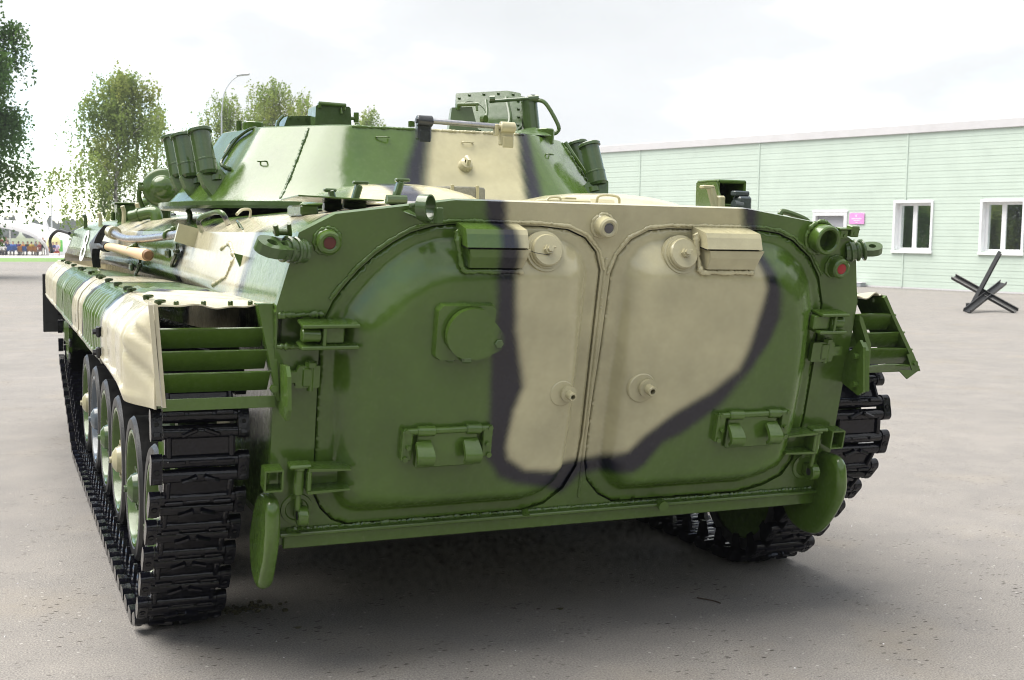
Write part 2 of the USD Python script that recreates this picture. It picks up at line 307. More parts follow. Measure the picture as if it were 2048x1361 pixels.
holes = [shapely.box(a + .06, WZ0 + .06, b - .06, WZ1 - .06) for a, b in WIN] + [shapely.box(DOOR[0] + .05, -.01, DOOR[1] - .05, DOOR[3] - .05)]
wallp = shapely.box(S0, 0, S1, WH).difference(shapely.union_all(holes))
w2 = trimesh.creation.extrude_polygon(wallp, .1, engine='earcut'); v = np.array(w2.vertices); w2.vertices = np.stack([v[:, 0], -.004 - v[:, 2], v[:, 1]], 1)
part(bld, 'wall', cat([bl(w2), bb(S0, S0 + .2, -14, -.1, 0, WH), bb(S1 - .2, S1, -14, -.1, 0, WH), bb(S0, S1, -14.2, -14, 0, WH)]), 'siding_green', False)
part(bld, 'roof', bb(S0 + .05, S1 - .05, -14, -.05, WH - .1, WH + .12, 0), 'parapet_grey', False)
part(bld, 'parapet', bb(S0 - .06, S1 + .06, -.30, .075, WH - .02, WH + .26, .01), 'parapet_grey', 20)
part(bld, 'plinth', bb(S0, S1, -.05, .012, 0, .05, .004), 'parapet_grey', False)
seams = [S0, -3.70, 2.38, 8.46, 14.58, 20.66, 26.74, S1]; NC = 24; CH = (WH - .05 - .02) / NC
for k in range(NC):
    z0 = .05 + k * CH
    for a, b in zip(seams[:-1], seams[1:]):
        spans = [(a + .012, b - .012)]
        cuts = [(p, q) for p, q in WIN if z0 + CH > WZ0 + .05 and z0 < WZ1 - .05] + ([(DOOR[0], DOOR[1])] if z0 < DOOR[3] - .03 else [])
        for p, q in cuts:
            spans = [s for x, y in spans for s in ((x, min(y, p + .03)), (max(x, q - .03), y)) if s[1] - s[0] > .03] if any(x < q and y > p for x, y in spans) else spans
        for x, y in spans:
            pr = [(.001, z0 + .002), (.0045, z0 + .002), (.0075, z0 + .014), (.007, z0 + .03), (.003, z0 + CH * .45), (.0055, z0 + CH * .53), (.005, z0 + CH * .6), (.0018, z0 + CH - .003), (.001, z0 + CH)]
            n = len(pr); vv = [(x, *q) for q in pr] + [(y, *q) for q in pr]
            part(bld, 'siding_board', bl(M(vv, [(i, i + 1, n + i + 1, n + i) for i in range(n - 1)])), 'siding_green', 30)
for s in seams[1:-1]:
    for z0, z1 in ([(0.05, WZ0 + .02), (WZ1 - .02, WH - .02)] if any(a < s < b for a, b in WIN) else [(0.05, WH - .02)]):
        part(bld, 'joint_strip', bb(s - .03, s + .03, .002, .028, z0, z1, .004), 'joint_strip', False)
for a, b in WIN:
    w = part(bld, 'window', cat([bb(a, a + .075, -.004, .055, WZ0, WZ1), bb(b - .075, b, -.004, .055, WZ0, WZ1), bb(a + .075, b - .075, -.004, .055, WZ1 - .075, WZ1), bb(a - .02, b + .02, -.004, .075, WZ0 - .05, WZ0 + .03),
        bb(a + .06, a + .075, -.2, -.005, WZ0 + .03, WZ1 - .05, 0), bb(b - .075, b - .06, -.2, -.005, WZ0 + .03, WZ1 - .05, 0), bb(a + .06, b - .06, -.2, -.005, WZ1 - .075, WZ1 - .06, 0), bb(a + .06, b - .06, -.2, -.005, WZ0 + .03, WZ0 + .045, 0)]), 'white_trim', False)
    m0, i0, i1, z0, z1 = a + .075 + (b - a - .15) * .46, a + .075, b - .075, WZ0 + .045, WZ1 - .075
    part(w, 'frame', cat([bb(i0, i0 + .085, -.25, -.18, z0, z1), bb(i1 - .085, i1, -.25, -.18, z0, z1), bb(m0 - .07, m0 + .07, -.251, -.178, z0, z1), bb(i0 + .085, m0 - .07, -.25, -.18, z0, z0 + .085), bb(m0 + .07, i1 - .085, -.25, -.18, z0, z0 + .085),
        bb(i0 + .085, m0 - .07, -.25, -.18, z1 - .085, z1), bb(m0 + .07, i1 - .085, -.25, -.18, z1 - .085, z1)]), 'white_trim', False)
    for p, q in ((i0 + .085, m0 - .07), (m0 + .07, i1 - .085)):
        part(w, 'pane', bb(p - .01, q + .01, -.222, -.212, z0 + .07, z1 - .07, 0), 'window_glass', False)
    part(w, 'dark_room', bb(a - .2, b + .2, -1.9, -1.8, WZ0 - .3, WZ1 + .3, 0), 'room_dark', False)
a, b, _, zt = DOOR
d = part(bld, 'door', bb(a + .12, b - .12, -.16, -.10, .02, zt - .12, .006), 'door_grey', False)
part(d, 'frame', cat([bb(a, a + .12, -.17, .05, 0, zt), bb(b - .12, b, -.17, .05, 0, zt), bb(a + .12, b - .12, -.17, .05, zt - .12, zt), bb(a - .03, b + .03, -.0, .06, zt, zt + .05)]), 'white_trim', False)
part(d, 'handle', bb(b - .22, b - .19, -.098, -.05, 1.0, 1.18), 'bare_steel', False)
pq = thing('wall_plaque', 'small pink plaque with pale lettering on the green wall beside the door', 'sign')
part(pq, 'board', bb(12.46, 13.06, .03, .045, 2.12, 2.50, .004), 'plaque_pink', False)
def lettering(txt, h, s, z):
    t = meshkit.text_mesh(txt, h, .002); v = np.array(t.vertices); w = v[:, 0].max() - v[:, 0].min()
    t.vertices = np.stack([s + v[:, 0] - w / 2, .046 + .002 - v[:, 2], z + v[:, 1]], 1); m = xf(t, BM); m.fix_normals(); return m
em = cat([bb(12.74 - .055 + k * .022, 12.74 - .038 + k * .022, .045, .048, 2.40 + .012 * abs(k - 2), 2.435, 0) for k in range(5)] + [bl(xf(cyl((0, 0, 0), (0, 0, .003), .03, 16), frame((12.737, .045, 2.405), (0, 1, 0)))) if 0 else bb(12.715, 12.76, .045, .0475, 2.365, 2.40, 0)])
part(pq, 'emblem', em, 'plaque_text', False)
part(pq, 'lettering', cat([lettering('иинистерство', .04, 12.76, 2.292) if 0 else bb(12.56 + i * .034, 12.56 + i * .034 + .024, .045, .048, 2.285, 2.32, 0) for i in range(12)] + [bb(12.65 + i * .03, 12.65 + i * .03 + .021, .045, .048, 2.225, 2.252, 0) for i in range(8)] + [bb(12.72 + i * .03, 12.741 + i * .03, .045, .048, 2.165, 2.19, 0) for i in range(3)]), 'plaque_text', False)
for s in (12.485, 13.005): part(pq, 'screw', bb(s, s + .028, .045, .05, 2.455, 2.478, .003), 'white_trim', False)
gb = thing('ground_box', 'small grey box on the ground at the foot of the green wall', 'box')
part(gb, 'body', bb(12.85, 13.25, .06, .38, 0, .13, .015), 'grey_box', 20); part(gb, 'lid', bb(12.83, 13.27, .05, .39, .13, .155, .008), 'parapet_grey', 20)

# ------------------------------------------------------------------ anti-tank hedgehog
hh = thing('anti_tank_hedgehog', 'black steel anti-tank hedgehog of three crossed beams on the asphalt before the building', 'hedgehog')
def channel(p0, p1, w, h, t, upv):
    p0, p1 = V3(*p0), V3(*p1); L = np.linalg.norm(p1 - p0)
    prof = Polygon([(-w / 2, 0), (w / 2, 0), (w / 2, h), (w / 2 - t, h), (w / 2 - t * .8, t), (-w / 2 + t * .8, t), (-w / 2 + t, h), (-w / 2, h)])
    m = trimesh.creation.extrude_polygon(prof, L, engine='earcut')
    z = (p1 - p0) / L; y = V3(*upv); y -= z * (y @ z); y /= np.linalg.norm(y); x = np.cross(y, z)
    f = np.eye(4); f[:3, 0], f[:3, 1], f[:3, 2], f[:3, 3] = x, y, z, p0; return xf(m, f)
HB, HD = V3(18.50, 16.10, .02), V3(17.22, 16.22, .02)
HA = ray_at(1907, 556, 29.1); HE = ray_at(2006, 568, 29.6); HT = ray_at(1997, 504, 28.9); HG = V3(17.95, 16.95, .02)
part(hh, 'beam', channel(HB, HA, .15, .075, .018, -FWD + UP * .55), 'beam_black', False)
part(hh, 'beam', channel(HD, HE, .16, .075, .018, -FWD + UP * .9 - RIGHT * .3), 'beam_black', False)
part(hh, 'beam', channel(HG, HT, .15, .075, .018, RIGHT - FWD * .5), 'beam_black', False)
part(hh, 'foot_plate', cbox(17.83, 16.75, .12, .12, .16, .14, .01), 'beam_black', False)

# ------------------------------------------------------------------ trees
def birch(name, label, base, H, R, strands, leaf, seed, low=.12, leaf_size=.13, mats=('birch_leaf', 'birch_bark'), group=None):
    r = np.random.default_rng(seed); t = thing(name, label, 'tree', base, 0, group)
    hs = np.linspace(0, H, 14); lean = r.normal(0, .012, 2)
    tr = np.stack([lean[0] * hs + .12 * np.sin(hs * .5 + seed), lean[1] * hs + .1 * np.cos(hs * .6 + seed) - .1, hs], 1)
    tp = lambda h: np.array([np.interp(h, hs, tr[:, k]) for k in range(3)])
    tubes = [tube(tr, np.linspace(.013 * H, .012, 14), 9)]; anchors = []
    nl = 46
    for i in range(nl):
        f = low + (1 - low) * (i / nl) ** .9 * .97; az = i * 2.399 + r.normal(0, .4)
        width = R * (1.0 - max(0, f - .35) / .72) ** .75 * (.34 + .66 * min(1, f / .32)) * r.uniform(.55, 1.12)
        p0 = tp(f * H); d = V3(math.cos(az), math.sin(az), 0)
        rise = width * r.uniform(.5, 1.0) * (1 if f > .3 else .35)
        q = np.array([p0 + d * width * s + V3(0, 0, 1) * rise * (s ** .8) - V3(0, 0, .25 * width) * s ** 3 + r.normal(0, .05, 3) * s for s in np.linspace(0, 1, 7)])
        tubes.append(tube(q, np.linspace(.03 * H / 11, .006, 7), 5))
        anchors += [q[k] * (1 - u) + q[k + 1] * u for k in range(1, 6) for u in (0, .33, .67)] + [q[6]]
    part(t, 'trunk', cat(tubes), mats[1], 40)
    anchors = np.array(anchors); V = []; 
    clump = r.uniform(.25, 1.0, len(anchors)) ** 1.5
    idx = r.choice(len(anchors), strands, p=clump / clump.sum())
    for k in idx:
        p = anchors[k] + r.normal(0, .10 * R / 2.3 + .05, 3); n = r.integers(6, 16); az = r.uniform(0, 6.28); out = r.uniform(.2, .75)
        s = np.arange(n) * r.uniform(.085, .13)
        c = p + np.stack([np.cos(az) * out * (1 - np.exp(-s * 1.6)) * .6, np.sin(az) * out * (1 - np.exp(-s * 1.6)) * .6, .10 * np.sin(np.minimum(s * 4, 3.1)) - s * .95], 1) + r.normal(0, .035, (n, 3))
        V.append(c[c[:, 2] > max(.9, low * H * .35)])
    c = np.vstack(V); n = len(c)
    a = r.normal(0, 1, (n, 3)); a[:, 2] -= .6; a /= np.linalg.norm(a, axis=1, keepdims=True)
    b = np.cross(a, r.normal(0, 1, (n, 3))); b /= np.linalg.norm(b, axis=1, keepdims=True)
    L = (leaf_size * r.uniform(.55, 1.3, n))[:, None]
    v = np.stack([c - a * L * .5, c + b * L * .34, c + a * L * .55, c - b * L * .34], 1).reshape(-1, 3)
    q = np.arange(n)[:, None] * 4; f = np.vstack([q + [0, 1, 2], q + [0, 2, 3]])
    part(t, 'crown', M(v, f), mats[0], False); tag(f'{t}/crown', kind='stuff'); return t
G = lambda px, d: V3(*ray_at(px, 485, d)[:2], 0 if d < 64 else max(LOW, -.03 - (d - 64) * .018))
big = birch('birch_tree', 'tall loose birch with yellow-green drooping foliage left of the smoke launchers', G(234, 62), 9.0, 3.6, 2300, None, 3, .06, .15)
birch('birch_tree', 'dense dark green weeping birch cut off by the left edge', G(-76, 40), 12.0, 2.25, 9500, None, 11, .08, .115, ('dark_leaf', 'birch_bark'))
birch('birch_tree', 'tall airy birch rising behind the turret to the right of the curved lamp post', G(548, 70), 10.0, 4.4, 1500, None, 5, .2, .14)
birch('birch_tree', 'lower birch behind the turret round the curved lamp post', G(462, 72), 9.3, 3.9, 1050, None, 8, .2, .14)
birch('birch_tree', 'thin birch behind the boxy sight on the left of the turret', G(603, 74), 9.9, 2.8, 650, None, 9, .25, .14)
birch('birch_tree', 'small birch top showing right of the boxy sight on the turret', G(732, 78), 9.9, 2.6, 520, None, 14, .3, .15)
birch('birch_tree', 'thin sparse birch close behind the smoke launchers', G(318, 66), 8.3, 1.2, 260, None, 21, .2, .14)

# wood behind the viewer (seen mirrored in panes and glossy paint): copies of the big tree as one instancer
UsdGeom.Scope.Define(stage, '/World/Looks/prototypes') if 0 else None
wd = UsdGeom.PointInstancer.Define(stage, '/World/woodland'); tag(wd.GetPrim(), 'row of trees across the square mirrored in the window panes', 'woodland', kind='stuff')
pos, ors, sc = [], [], []
rr = np.random.default_rng(4)
for k in range(46):
    ang = math.radians(-178 + k * 4.1 + rr.normal(0, 1.2)); dd = rr.uniform(42, 56)
    pos.append((CAM[0] + dd * math.cos(ang), CAM[1] + dd * math.sin(ang), 0.0)); h = rr.uniform(0, 6.28); ors.append((math.cos(h / 2), 0, 0, math.sin(h / 2))); s = rr.uniform(1.05, 1.6); sc.append((s * 1.35, s * 1.35, s))
for k in range(26):
    pos.append((-27 - rr.uniform(0, 9), 6 + k * 2.1 + rr.normal(0, .6), 0.0)); h = rr.uniform(0, 6.28); ors.append((math.cos(h / 2), 0, 0, math.sin(h / 2))); s = rr.uniform(.85, 1.3); sc.append((s * 1.4, s * 1.4, s))
src = UsdGeom.Xform.Define(stage, '/World/woodland/birch_form'); src.GetPrim().GetReferences().AddInternalReference(big); src.ClearXformOpOrder()
for k in ('label', 'category', 'group'): src.GetPrim().SetCustomDataByKey(k, '')
wd.CreatePrototypesRel().SetTargets([src.GetPath()])
wd.CreatePositionsAttr([Gf.Vec3f(*p) for p in pos]); wd.CreateOrientationsAttr([Gf.Quath(*o) for o in ors]); wd.CreateScalesAttr([Gf.Vec3f(*s) for s in sc]); wd.CreateProtoIndicesAttr([0] * len(pos))

# distant wood: many ragged conifer and broadleaf crowns in one mass
fr = np.random.default_rng(12); cones = []
for k in range(420):
    u = fr.uniform(-190, 190); dpt = fr.uniform(0, 40); h = fr.uniform(4.4, 6.0) * (1 + .12 * math.sin(u * .07)); rad = fr.uniform(1.2, 2.2)
    prof = [(rad * .3, 0), (rad, h * .2), (rad * .85, h * .45), (rad * .5, h * .75), (.05, h)]
    c = lathe(prof, 7); c.vertices += fr.normal(0, .28, c.vertices.shape)
    p = TO + TD * u + ND * (300 + dpt); cones.append(mv(c, p[0], p[1], LOW))
top('forest', cat(cones), 'forest_leaf', 'pale distant wood on the horizon behind the white tent', 'forest', kind='stuff', smooth=False)

# ------------------------------------------------------------------ street lamps
def street_lamp(base, H, reach, direction, label, tall_arc=True, r=.07):
    t = thing('street_lamp', label, 'street lamp', base)
    d = V3(math.cos(direction), math.sin(direction), 0)
    part(t, 'pole', tube([(0, 0, 0), (0, 0, H * .4), (0, 0, H * .80)], [r, r * .8, r * .62], 10), 'lamp_metal', 40)
    arc = bend([(0, 0, H * .80), d * reach * .12 + V3(0, 0, H * .90), d * reach * .45 + V3(0, 0, H * .965), d * reach * .85 + V3(0, 0, H)], 18)
    part(t, 'arm', tube(arc, r * .5, 8), 'lamp_metal', 40)
    e = d * reach + V3(0, 0, H + .02); hd = cbox(0, 0, 0, .62, .24, .12, .05); part(t, 'lamp_head', xf(hd, frame(e, (-.12 * d[0], -.12 * d[1], 1), d)), 'lamp_metal', 40)
    part(t, 'base', cyl((0, 0, 0), (0, 0, .35), r * 1.7, 12, b=.03), 'lamp_metal', 30)
HR = math.atan2(RIGHT[1], RIGHT[0])
street_lamp(G(444, 58), 8.75, 1.0, HR, 'grey lamp post with curved arm rising among the birches behind the turret', r=.05)
street_lamp(G(104, 128), 7.6, 1.35, HR + math.pi, 'thin far lamp post standing over the white tent at left', r=.09)

def solid(v, nu, nv, th):
    """grid of points (nu x nv) as a thin closed plate"""
    g = v.reshape(nu, nv, 3); du = np.gradient(g, axis=0); dv = np.gradient(g, axis=1); n = np.cross(du, dv); n /= np.linalg.norm(n, axis=2, keepdims=True) + 1e-12
    idx = np.arange(nu * nv).reshape(nu, nv); q = np.stack([idx[:-1, :-1], idx[1:, :-1], idx[1:, 1:], idx[:-1, 1:]], -1).reshape(-1, 4)
    b = nu * nv; f = [q, q[:, ::-1] + b]
    for e in (idx[0, ::-1], idx[-1], idx[:, 0], idx[::-1, -1]):
        f.append(np.stack([e[:-1], e[1:], e[1:] + b, e[:-1] + b], -1)[:, ::-1])
    return M(np.vstack([g.reshape(-1, 3), (g - n * th).reshape(-1, 3)]), np.vstack(f))

# ------------------------------------------------------------------ tent, stall and people, far left
GF = lambda px, d: G(px, d + 33)
def vault(cx, d, half, height, depth, flare, k=24):
    c = GF(cx, d); out = []
    th = np.linspace(0, math.pi, k); rows = []
    for j, u in enumerate(np.linspace(0, 1, 7)):
        sc_ = 1 - .18 * math.sin(math.pi * u); hgt = height * (1 + flare * (abs(u - .5) * 2) ** 2 - .1)
        rows.append([c + V3(RIGHT[0], RIGHT[1], 0) * half * sc_ * math.cos(t) + V3(FWD[0], FWD[1], 0) * depth * (u - .3) + V3(0, 0, hgt * abs(math.sin(t)) ** .8) for t in th])
    v = np.array(rows).reshape(-1, 3); f = [(j * k + i, j * k + i + 1, (j + 1) * k + i + 1, (j + 1) * k + i) for j in range(6) for i in range(k - 1)]
    up = M(v, f); lo = M(v - [0, 0, .03], [q[::-1] for q in f]); return cat([up, lo])
tn = thing('event_tent', 'white arched event tent shading seated people at far left', 'tent')
mat('tent_cloth', {'d': ('diffuse_bsdf', {'color': (.82, .82, .83)}), 't': ('translucent_bsdf', {'color': (.82, .82, .83)}), 'm': ('mix_closure', {'fac': .45})}, [('d.BSDF', 'm.closure1'), ('t.BSDF', 'm.closure2')], 'm.closure')
part(tn, 'canopy', vault(-62, 92, 8.5, 3.0, 8.0, .22), 'tent_cloth', 40)
L_, R_ = (bend([ray_at(x, y, d + 33) for x, y, d in q], 16) for q in (((86, 441, 94), (88, 460, 93), (95, 485, 91.5), (101, 508, 90)), ((90, 442, 94), (99, 460, 94), (104, 482, 93.5), (107, 508, 93))))
n_ = min(len(L_), len(R_)); g_ = np.stack([L_[:n_] * (1 - u) + R_[:n_] * u + V3(FWD[0], FWD[1], 0) * .6 * math.sin(math.pi * u) for u in np.linspace(0, 1, 7)], 1).reshape(-1, 3)
part(tn, 'side_sail', solid(g_, n_, 7, .02), 'tent_cloth', 40)
for p in (20, 70): part(tn, 'tent_pole', tube(np.array([GF(p, 91), GF(p, 91) + V3(0, 0, 2.3 if p == 20 else 1.8)]), .06, 8), 'tent_white', 40)
plain('cloth_white', (.75, .75, .76), .7, 0, .04)
def cloth_paint(name): mat(name, {'a': ('attribute', {'attribute': 'paint'}), 'p': ('principled_bsdf', {'roughness': .85, 'specular_ior_level': .2})}, [('a.color', 'p.base_color')], 'p.BSDF')
cloth_paint('cloth_paint')
def body(pose, s=1.0):
    J = {'pel': (0, 0, .9, .13), 'che': (0, .02, 1.28, .15), 'nec': (0, .02, 1.47, .055), 'hed': (0, -.01, 1.62, .095)}
    for k, sx in (('l', -1), ('r', 1)):
        J |= {k + 'sh': (sx * .18, .02, 1.40, .06), k + 'el': (sx * .24, .02, 1.12, .045), k + 'ha': (sx * .2, -.12, .92, .035), k + 'hp': (sx * .09, 0, .88, .09), k + 'kn': (sx * .1, -.02, .48, .06), k + 'an': (sx * .1, .02, .08, .045), k + 'to': (sx * .1, -.13, .04, .035)}
    if pose == 'sit':
        for n in list(J):
            x, y, z, r = J[n]; J[n] = (x, y, z - .38, r)
        for k, sx in (('l', -1), ('r', 1)):
            J[k + 'hp'] = (sx * .1, 0, .5, .09); J[k + 'kn'] = (sx * .13, -.42, .48, .065); J[k + 'an'] = (sx * .13, -.40, .08, .045); J[k + 'to'] = (sx * .13, -.55, .04, .035)
            J[k + 'el'] = (sx * .25, -.1, .80, .045); J[k + 'ha'] = (sx * .12, -.35, .70, .035)
    B = [('pel', 'che'), ('che', 'nec'), ('nec', 'hed')] + [(k + a, k + b) for k in 'lr' for a, b in (('sh', 'el'), ('el', 'ha'), ('hp', 'kn'), ('kn', 'an'), ('an', 'to'))] + [('che', 'lsh'), ('che', 'rsh'), ('pel', 'lhp'), ('pel', 'rhp')]
    ball = lambda j: manifold3d.Manifold.sphere(J[j][3], 10).translate(J[j][:3])
    m = manifold3d.Manifold.batch_boolean([manifold3d.Manifold.batch_hull([ball(a), ball(b)]) for a, b in B], manifold3d.OpType.Add)
    v, f, _ = meshkit.arrays(m); return trimesh.Trimesh(v, f, process=True), J
def person(label, loc, rot, pose, shirt, trousers, hair=(.03, .02, .015), group=None):
    t = thing('person', label, 'person', loc, rot, group); m, J = body(pose); hz, nz, pz = J['hed'][2], J['nec'][2], J['pel'][2]
    def col(p):
        c = np.tile(V3(*shirt), (len(p), 1)); c[p[:, 2] < pz + .02] = trousers; c[p[:, 2] > nz] = (.45, .27, .19)
        c[(p[:, 2] > hz + .03) | ((p[:, 2] > hz - .06) & (p[:, 1] > .03))] = hair
        for k in 'lr': c[np.linalg.norm(p - np.array(J[k + 'ha'][:3]), axis=1) < .07] = (.45, .27, .19)
        c[p[:, 2] < .09] = (.02, .02, .02); return c
    part(t, 'body', m, 'cloth_paint', True, paint=col)
look = math.degrees(math.atan2(FWD[1], FWD[0])) + 90 + 180
crowd = [(4, 86, 'white', (.75, .75, .75)), (15, 88, 'navy', (.02, .03, .09)), (26, 86, 'bright blue', (.03, .08, .3)), (37, 88, 'royal purple', (.07, .03, .14)), (46, 86, 'orange', (.3, .12, .03)), (55, 88, 'black', (.02, .02, .02)), (63, 86, 'mustard yellow', (.32, .22, .03)), (72, 88, 'grey', (.2, .2, .21)), (79, 86, 'dark red', (.12, .02, .02)), (-6, 87, 'green', (.05, .2, .06)), (-16, 86, 'beige', (.5, .42, .32))]
for i, (px, d, nm, c) in enumerate(crowd):
    person(f'seated person in a {nm} top among the people under the white tent', GF(px, d), look + (180 if i % 3 == 0 else 20 * (i % 4) - 30), 'sit', c, (.03, .035, .06) if i % 2 else (.12, .11, .1), group=None)
for px, d, nm, c in ((12, 92, 'pale pink', (.4, .26, .26)), (86, 90, 'brown', (.12, .07, .04)), (1, 91, 'red', (.25, .03, .03))):
    person(f'standing person in a {nm} top behind the seated people in the tent', GF(px, d), look, 'stand', c, (.04, .04, .06))
person('seated person in a dark blue top by the domed yellow stall', GF(106, 84), look, 'sit', (.03, .04, .12), (.05, .05, .06))
person('seated person in a pale lilac top by the domed yellow stall', GF(113, 84.5), look + 30, 'sit', (.5, .45, .6), (.3, .05, .05))
def chair(label, loc, rot, c, group):
    t = thing('plastic_chair', label, 'chair', loc, rot, group)
    part(t, 'seat', cbox(0, 0, .44, .42, .42, .03), 'cloth_paint', 30, paint=c); part(t, 'backrest', cbox(0, .2, .72, .42, .03, .4, .01), 'cloth_paint', 30, paint=c)
    for sx in (-1, 1):
        for sy in (-1, 1): part(t, 'leg', cyl((sx * .18, sy * .17, 0), (sx * .17, sy * .16, .43), .016, 6), 'black_steel')
for px, d, nm, c, wh in ((20, 84.2, 'blue', (.02, .05, .16), 'leftmost'), (31, 84.2, 'blue', (.02, .05, .16), 'middle'), (41, 84.2, 'orange', (.20, .08, .02), 'leftmost'), (50, 84.2, 'blue', (.02, .05, .16), 'rightmost'), (60, 84.2, 'orange', (.20, .08, .02), 'middle'), (70, 84.2, 'orange', (.20, .08, .02), 'rightmost')):
    chair(f'{wh} of the three {nm} plastic chairs in front of the people under the white tent', GF(px, d), look + 180, c, f'{nm} chairs in the tent')
for px in (22, 58):
    t = thing('folding_table', 'table among the seated people ' + ('at the left of the tent' if px < 40 else 'at the right of the tent'), 'table', GF(px, 87), look)
    part(t, 'tabletop', cbox(0, 0, .74, 1.5, .7, .04), 'cloth_white', 20)
    for sx in (-1, 1):
        for sy in (-1, 1): part(t, 'leg', cyl((sx * .65, sy * .28, 0), (sx * .65, sy * .28, .72), .02, 6), 'black_steel')
plain('stall_yellow', (.62, .58, .27), .5, 0, .06); plain('stall_green', (.12, .5, .08), .6, 0, .1); plain('stall_orange', (.6, .18, .05), .6, 0, .1)
st = thing('domed_stall', 'pale yellow domed stall with green and orange sides right of the white tent', 'stall', GF(107, 88))
part(st, 'dome', lathe([(0.62, .85), (.66, 1.1), (.62, 1.4), (.48, 1.68), (.22, 1.86), (.08, 1.92), (.07, 2.05), (0, 2.06)], 20), 'stall_yellow', 50)
part(st, 'body', cyl((0, 0, .0), (0, 0, .86), .5, 16, b=.03), 'stall_orange', 30); part(st, 'banner', cbox(.55, -.15, .95, .5, .06, 1.1, .02), 'stall_green', 20)
wb = thing('white_crate', 'white box on the paving in front of the domed stall', 'crate', GF(108, 80)); part(wb, 'body', cbox(0, 0, .17, .75, .4, .34, .03), 'cloth_white', 20); part(wb, 'lid', cbox(0, 0, .36, .79, .44, .04, .01), 'cloth_white', 20)

# ------------------------------------------------------------------ armoured vehicle (origin on the ground under the top edge of its rear plate, y forward, x right)
veh = thing('armoured_vehicle', 'tracked armoured personnel carrier in green, tan and black camouflage seen from behind', 'armoured vehicle')
T, ZT = .20246, 1.5374; NN = math.sqrt(1 + T * T)
PX, PV, PN = V3(1, 0, 0), V3(0, -T, 1) / NN, V3(0, -1, -T) / NN
def PM(x, z, off=0.0):
    m = np.eye(4); m[:3, 0], m[:3, 1], m[:3, 2] = PX, PV, PN; m[:3, 3] = V3(x, T * (ZT - z) - off * NN, z); return m
pl = lambda mesh, x, z, off=0.0: xf(mesh, PM(x, z, off))
W = lambda y: np.interp(y, [1, 2.2, 3.8, 5, 6.3], [0, .06, .2, .27, .3])
wallx = lambda y, z: 1.022 + .25 * (1.428 - z) + W(y)

# camouflage: soft-edged sprayed shapes
BK_OUT = [(-.46, 1.58), (-.43, 1.45), (-.42, 1.32), (-.41, 1.23), (-.41, 1.13), (-.41, 1.03), (-.40, .88), (-.39, .7), (-.34, .63), (-.27, .60), (-.16, .575), (-.06, .535), (.01, .60), (.08, .61), (.17, .61), (.22, .64), (.28, .71), (.38, .76), (.49, .84), (.56, .92), (.61, .97), (.66, 1.06), (.69, 1.16), (.68, 1.26), (.66, 1.32), (.62, 1.38), (.60, 1.46), (.59, 1.58)]
BK_IN = [(.50, 1.58), (.52, 1.47), (.545, 1.46), (.56, 1.38), (.59, 1.31), (.605, 1.26), (.60, 1.19), (.58, 1.08), (.54, .98), (.45, .91), (.30, .83), (.20, .76), (.14, .7), (.07, .68), (-.02, .67), (-.14, .65), (-.24, .66), (-.305, .70), (-.315, .74), (-.30, .86), (-.275, .94), (-.30, 1.03), (-.325, 1.13), (-.33, 1.23), (-.335, 1.32), (-.355, 1.45), (-.365, 1.58)]
P_BLACK = Polygon(BK_OUT + BK_IN).buffer(0).buffer(-.007); P_TAN = Polygon(BK_IN).buffer(0)
def sdist(poly, x, z):
    p = shapely.points(x, z); d = shapely.distance(poly.boundary, p); return np.where(shapely.contains_xy(poly, x, z), d, -d)
def lay(layers, n):
    c = np.tile(GREEN, (n, 1))
    for k, col in layers: c = c * (1 - k[:, None]) + np.asarray(col) * k[:, None]
    return c
def wob(p, a=.02, s=3.0, seed=0): return (meshkit.fbm(p * s, 3, seed) - .5) * 2 * a
def camo_rear(p):
    w = wob(p, .012, 6); sx = .012 + .014 * meshkit.noise(p * 4, 5)
    b, t = sdist(P_BLACK, p[:, 0], p[:, 2]) + w, sdist(P_TAN, p[:, 0], p[:, 2]) + w
    return lay([(sstep(t + .02, -sx, sx), TAN), (sstep(b, -sx, sx), BLACK)], len(p))
TAN_LIT = V3(.44, .405, .29)  # tan lightened to paint in the pale sky glare on sides and skirts
SIDE = [(.60, .74, BLACK), (.71, 1.88, TAN_LIT), (1.86, 2.04, BLACK), (2.98, 3.17, BLACK), (3.13, 4.22, TAN_LIT), (4.2, 4.27, BLACK), (5.86, 5.93, BLACK), (5.92, 9, TAN_LIT)]
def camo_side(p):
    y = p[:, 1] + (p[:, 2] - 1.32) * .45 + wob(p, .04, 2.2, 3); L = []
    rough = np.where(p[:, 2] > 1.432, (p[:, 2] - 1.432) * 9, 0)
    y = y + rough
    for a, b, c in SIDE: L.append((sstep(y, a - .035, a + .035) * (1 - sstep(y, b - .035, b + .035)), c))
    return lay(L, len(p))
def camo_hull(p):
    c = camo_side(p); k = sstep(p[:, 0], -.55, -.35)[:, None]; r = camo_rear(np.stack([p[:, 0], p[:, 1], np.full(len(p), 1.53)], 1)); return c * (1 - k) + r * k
SKIRT = [(-1, 1.02, TAN_LIT), (1.0, 1.08, BLACK), (1.94, 2.01, BLACK), (2.0, 2.66, TAN_LIT), (2.64, 2.71, BLACK), (4.25, 4.32, BLACK), (4.3, 9, TAN_LIT)]
def camo_skirt(p):
    y = p[:, 1] + (p[:, 2] - 1.1) * .5 + wob(p, .05, 2.5, 8); L = [(sstep(y, a - .03, a + .03) * (1 - sstep(y, b - .03, b + .03)), c) for a, b, c in SKIRT]; return lay(L, len(p))
TC = V3(.04, 2.45)
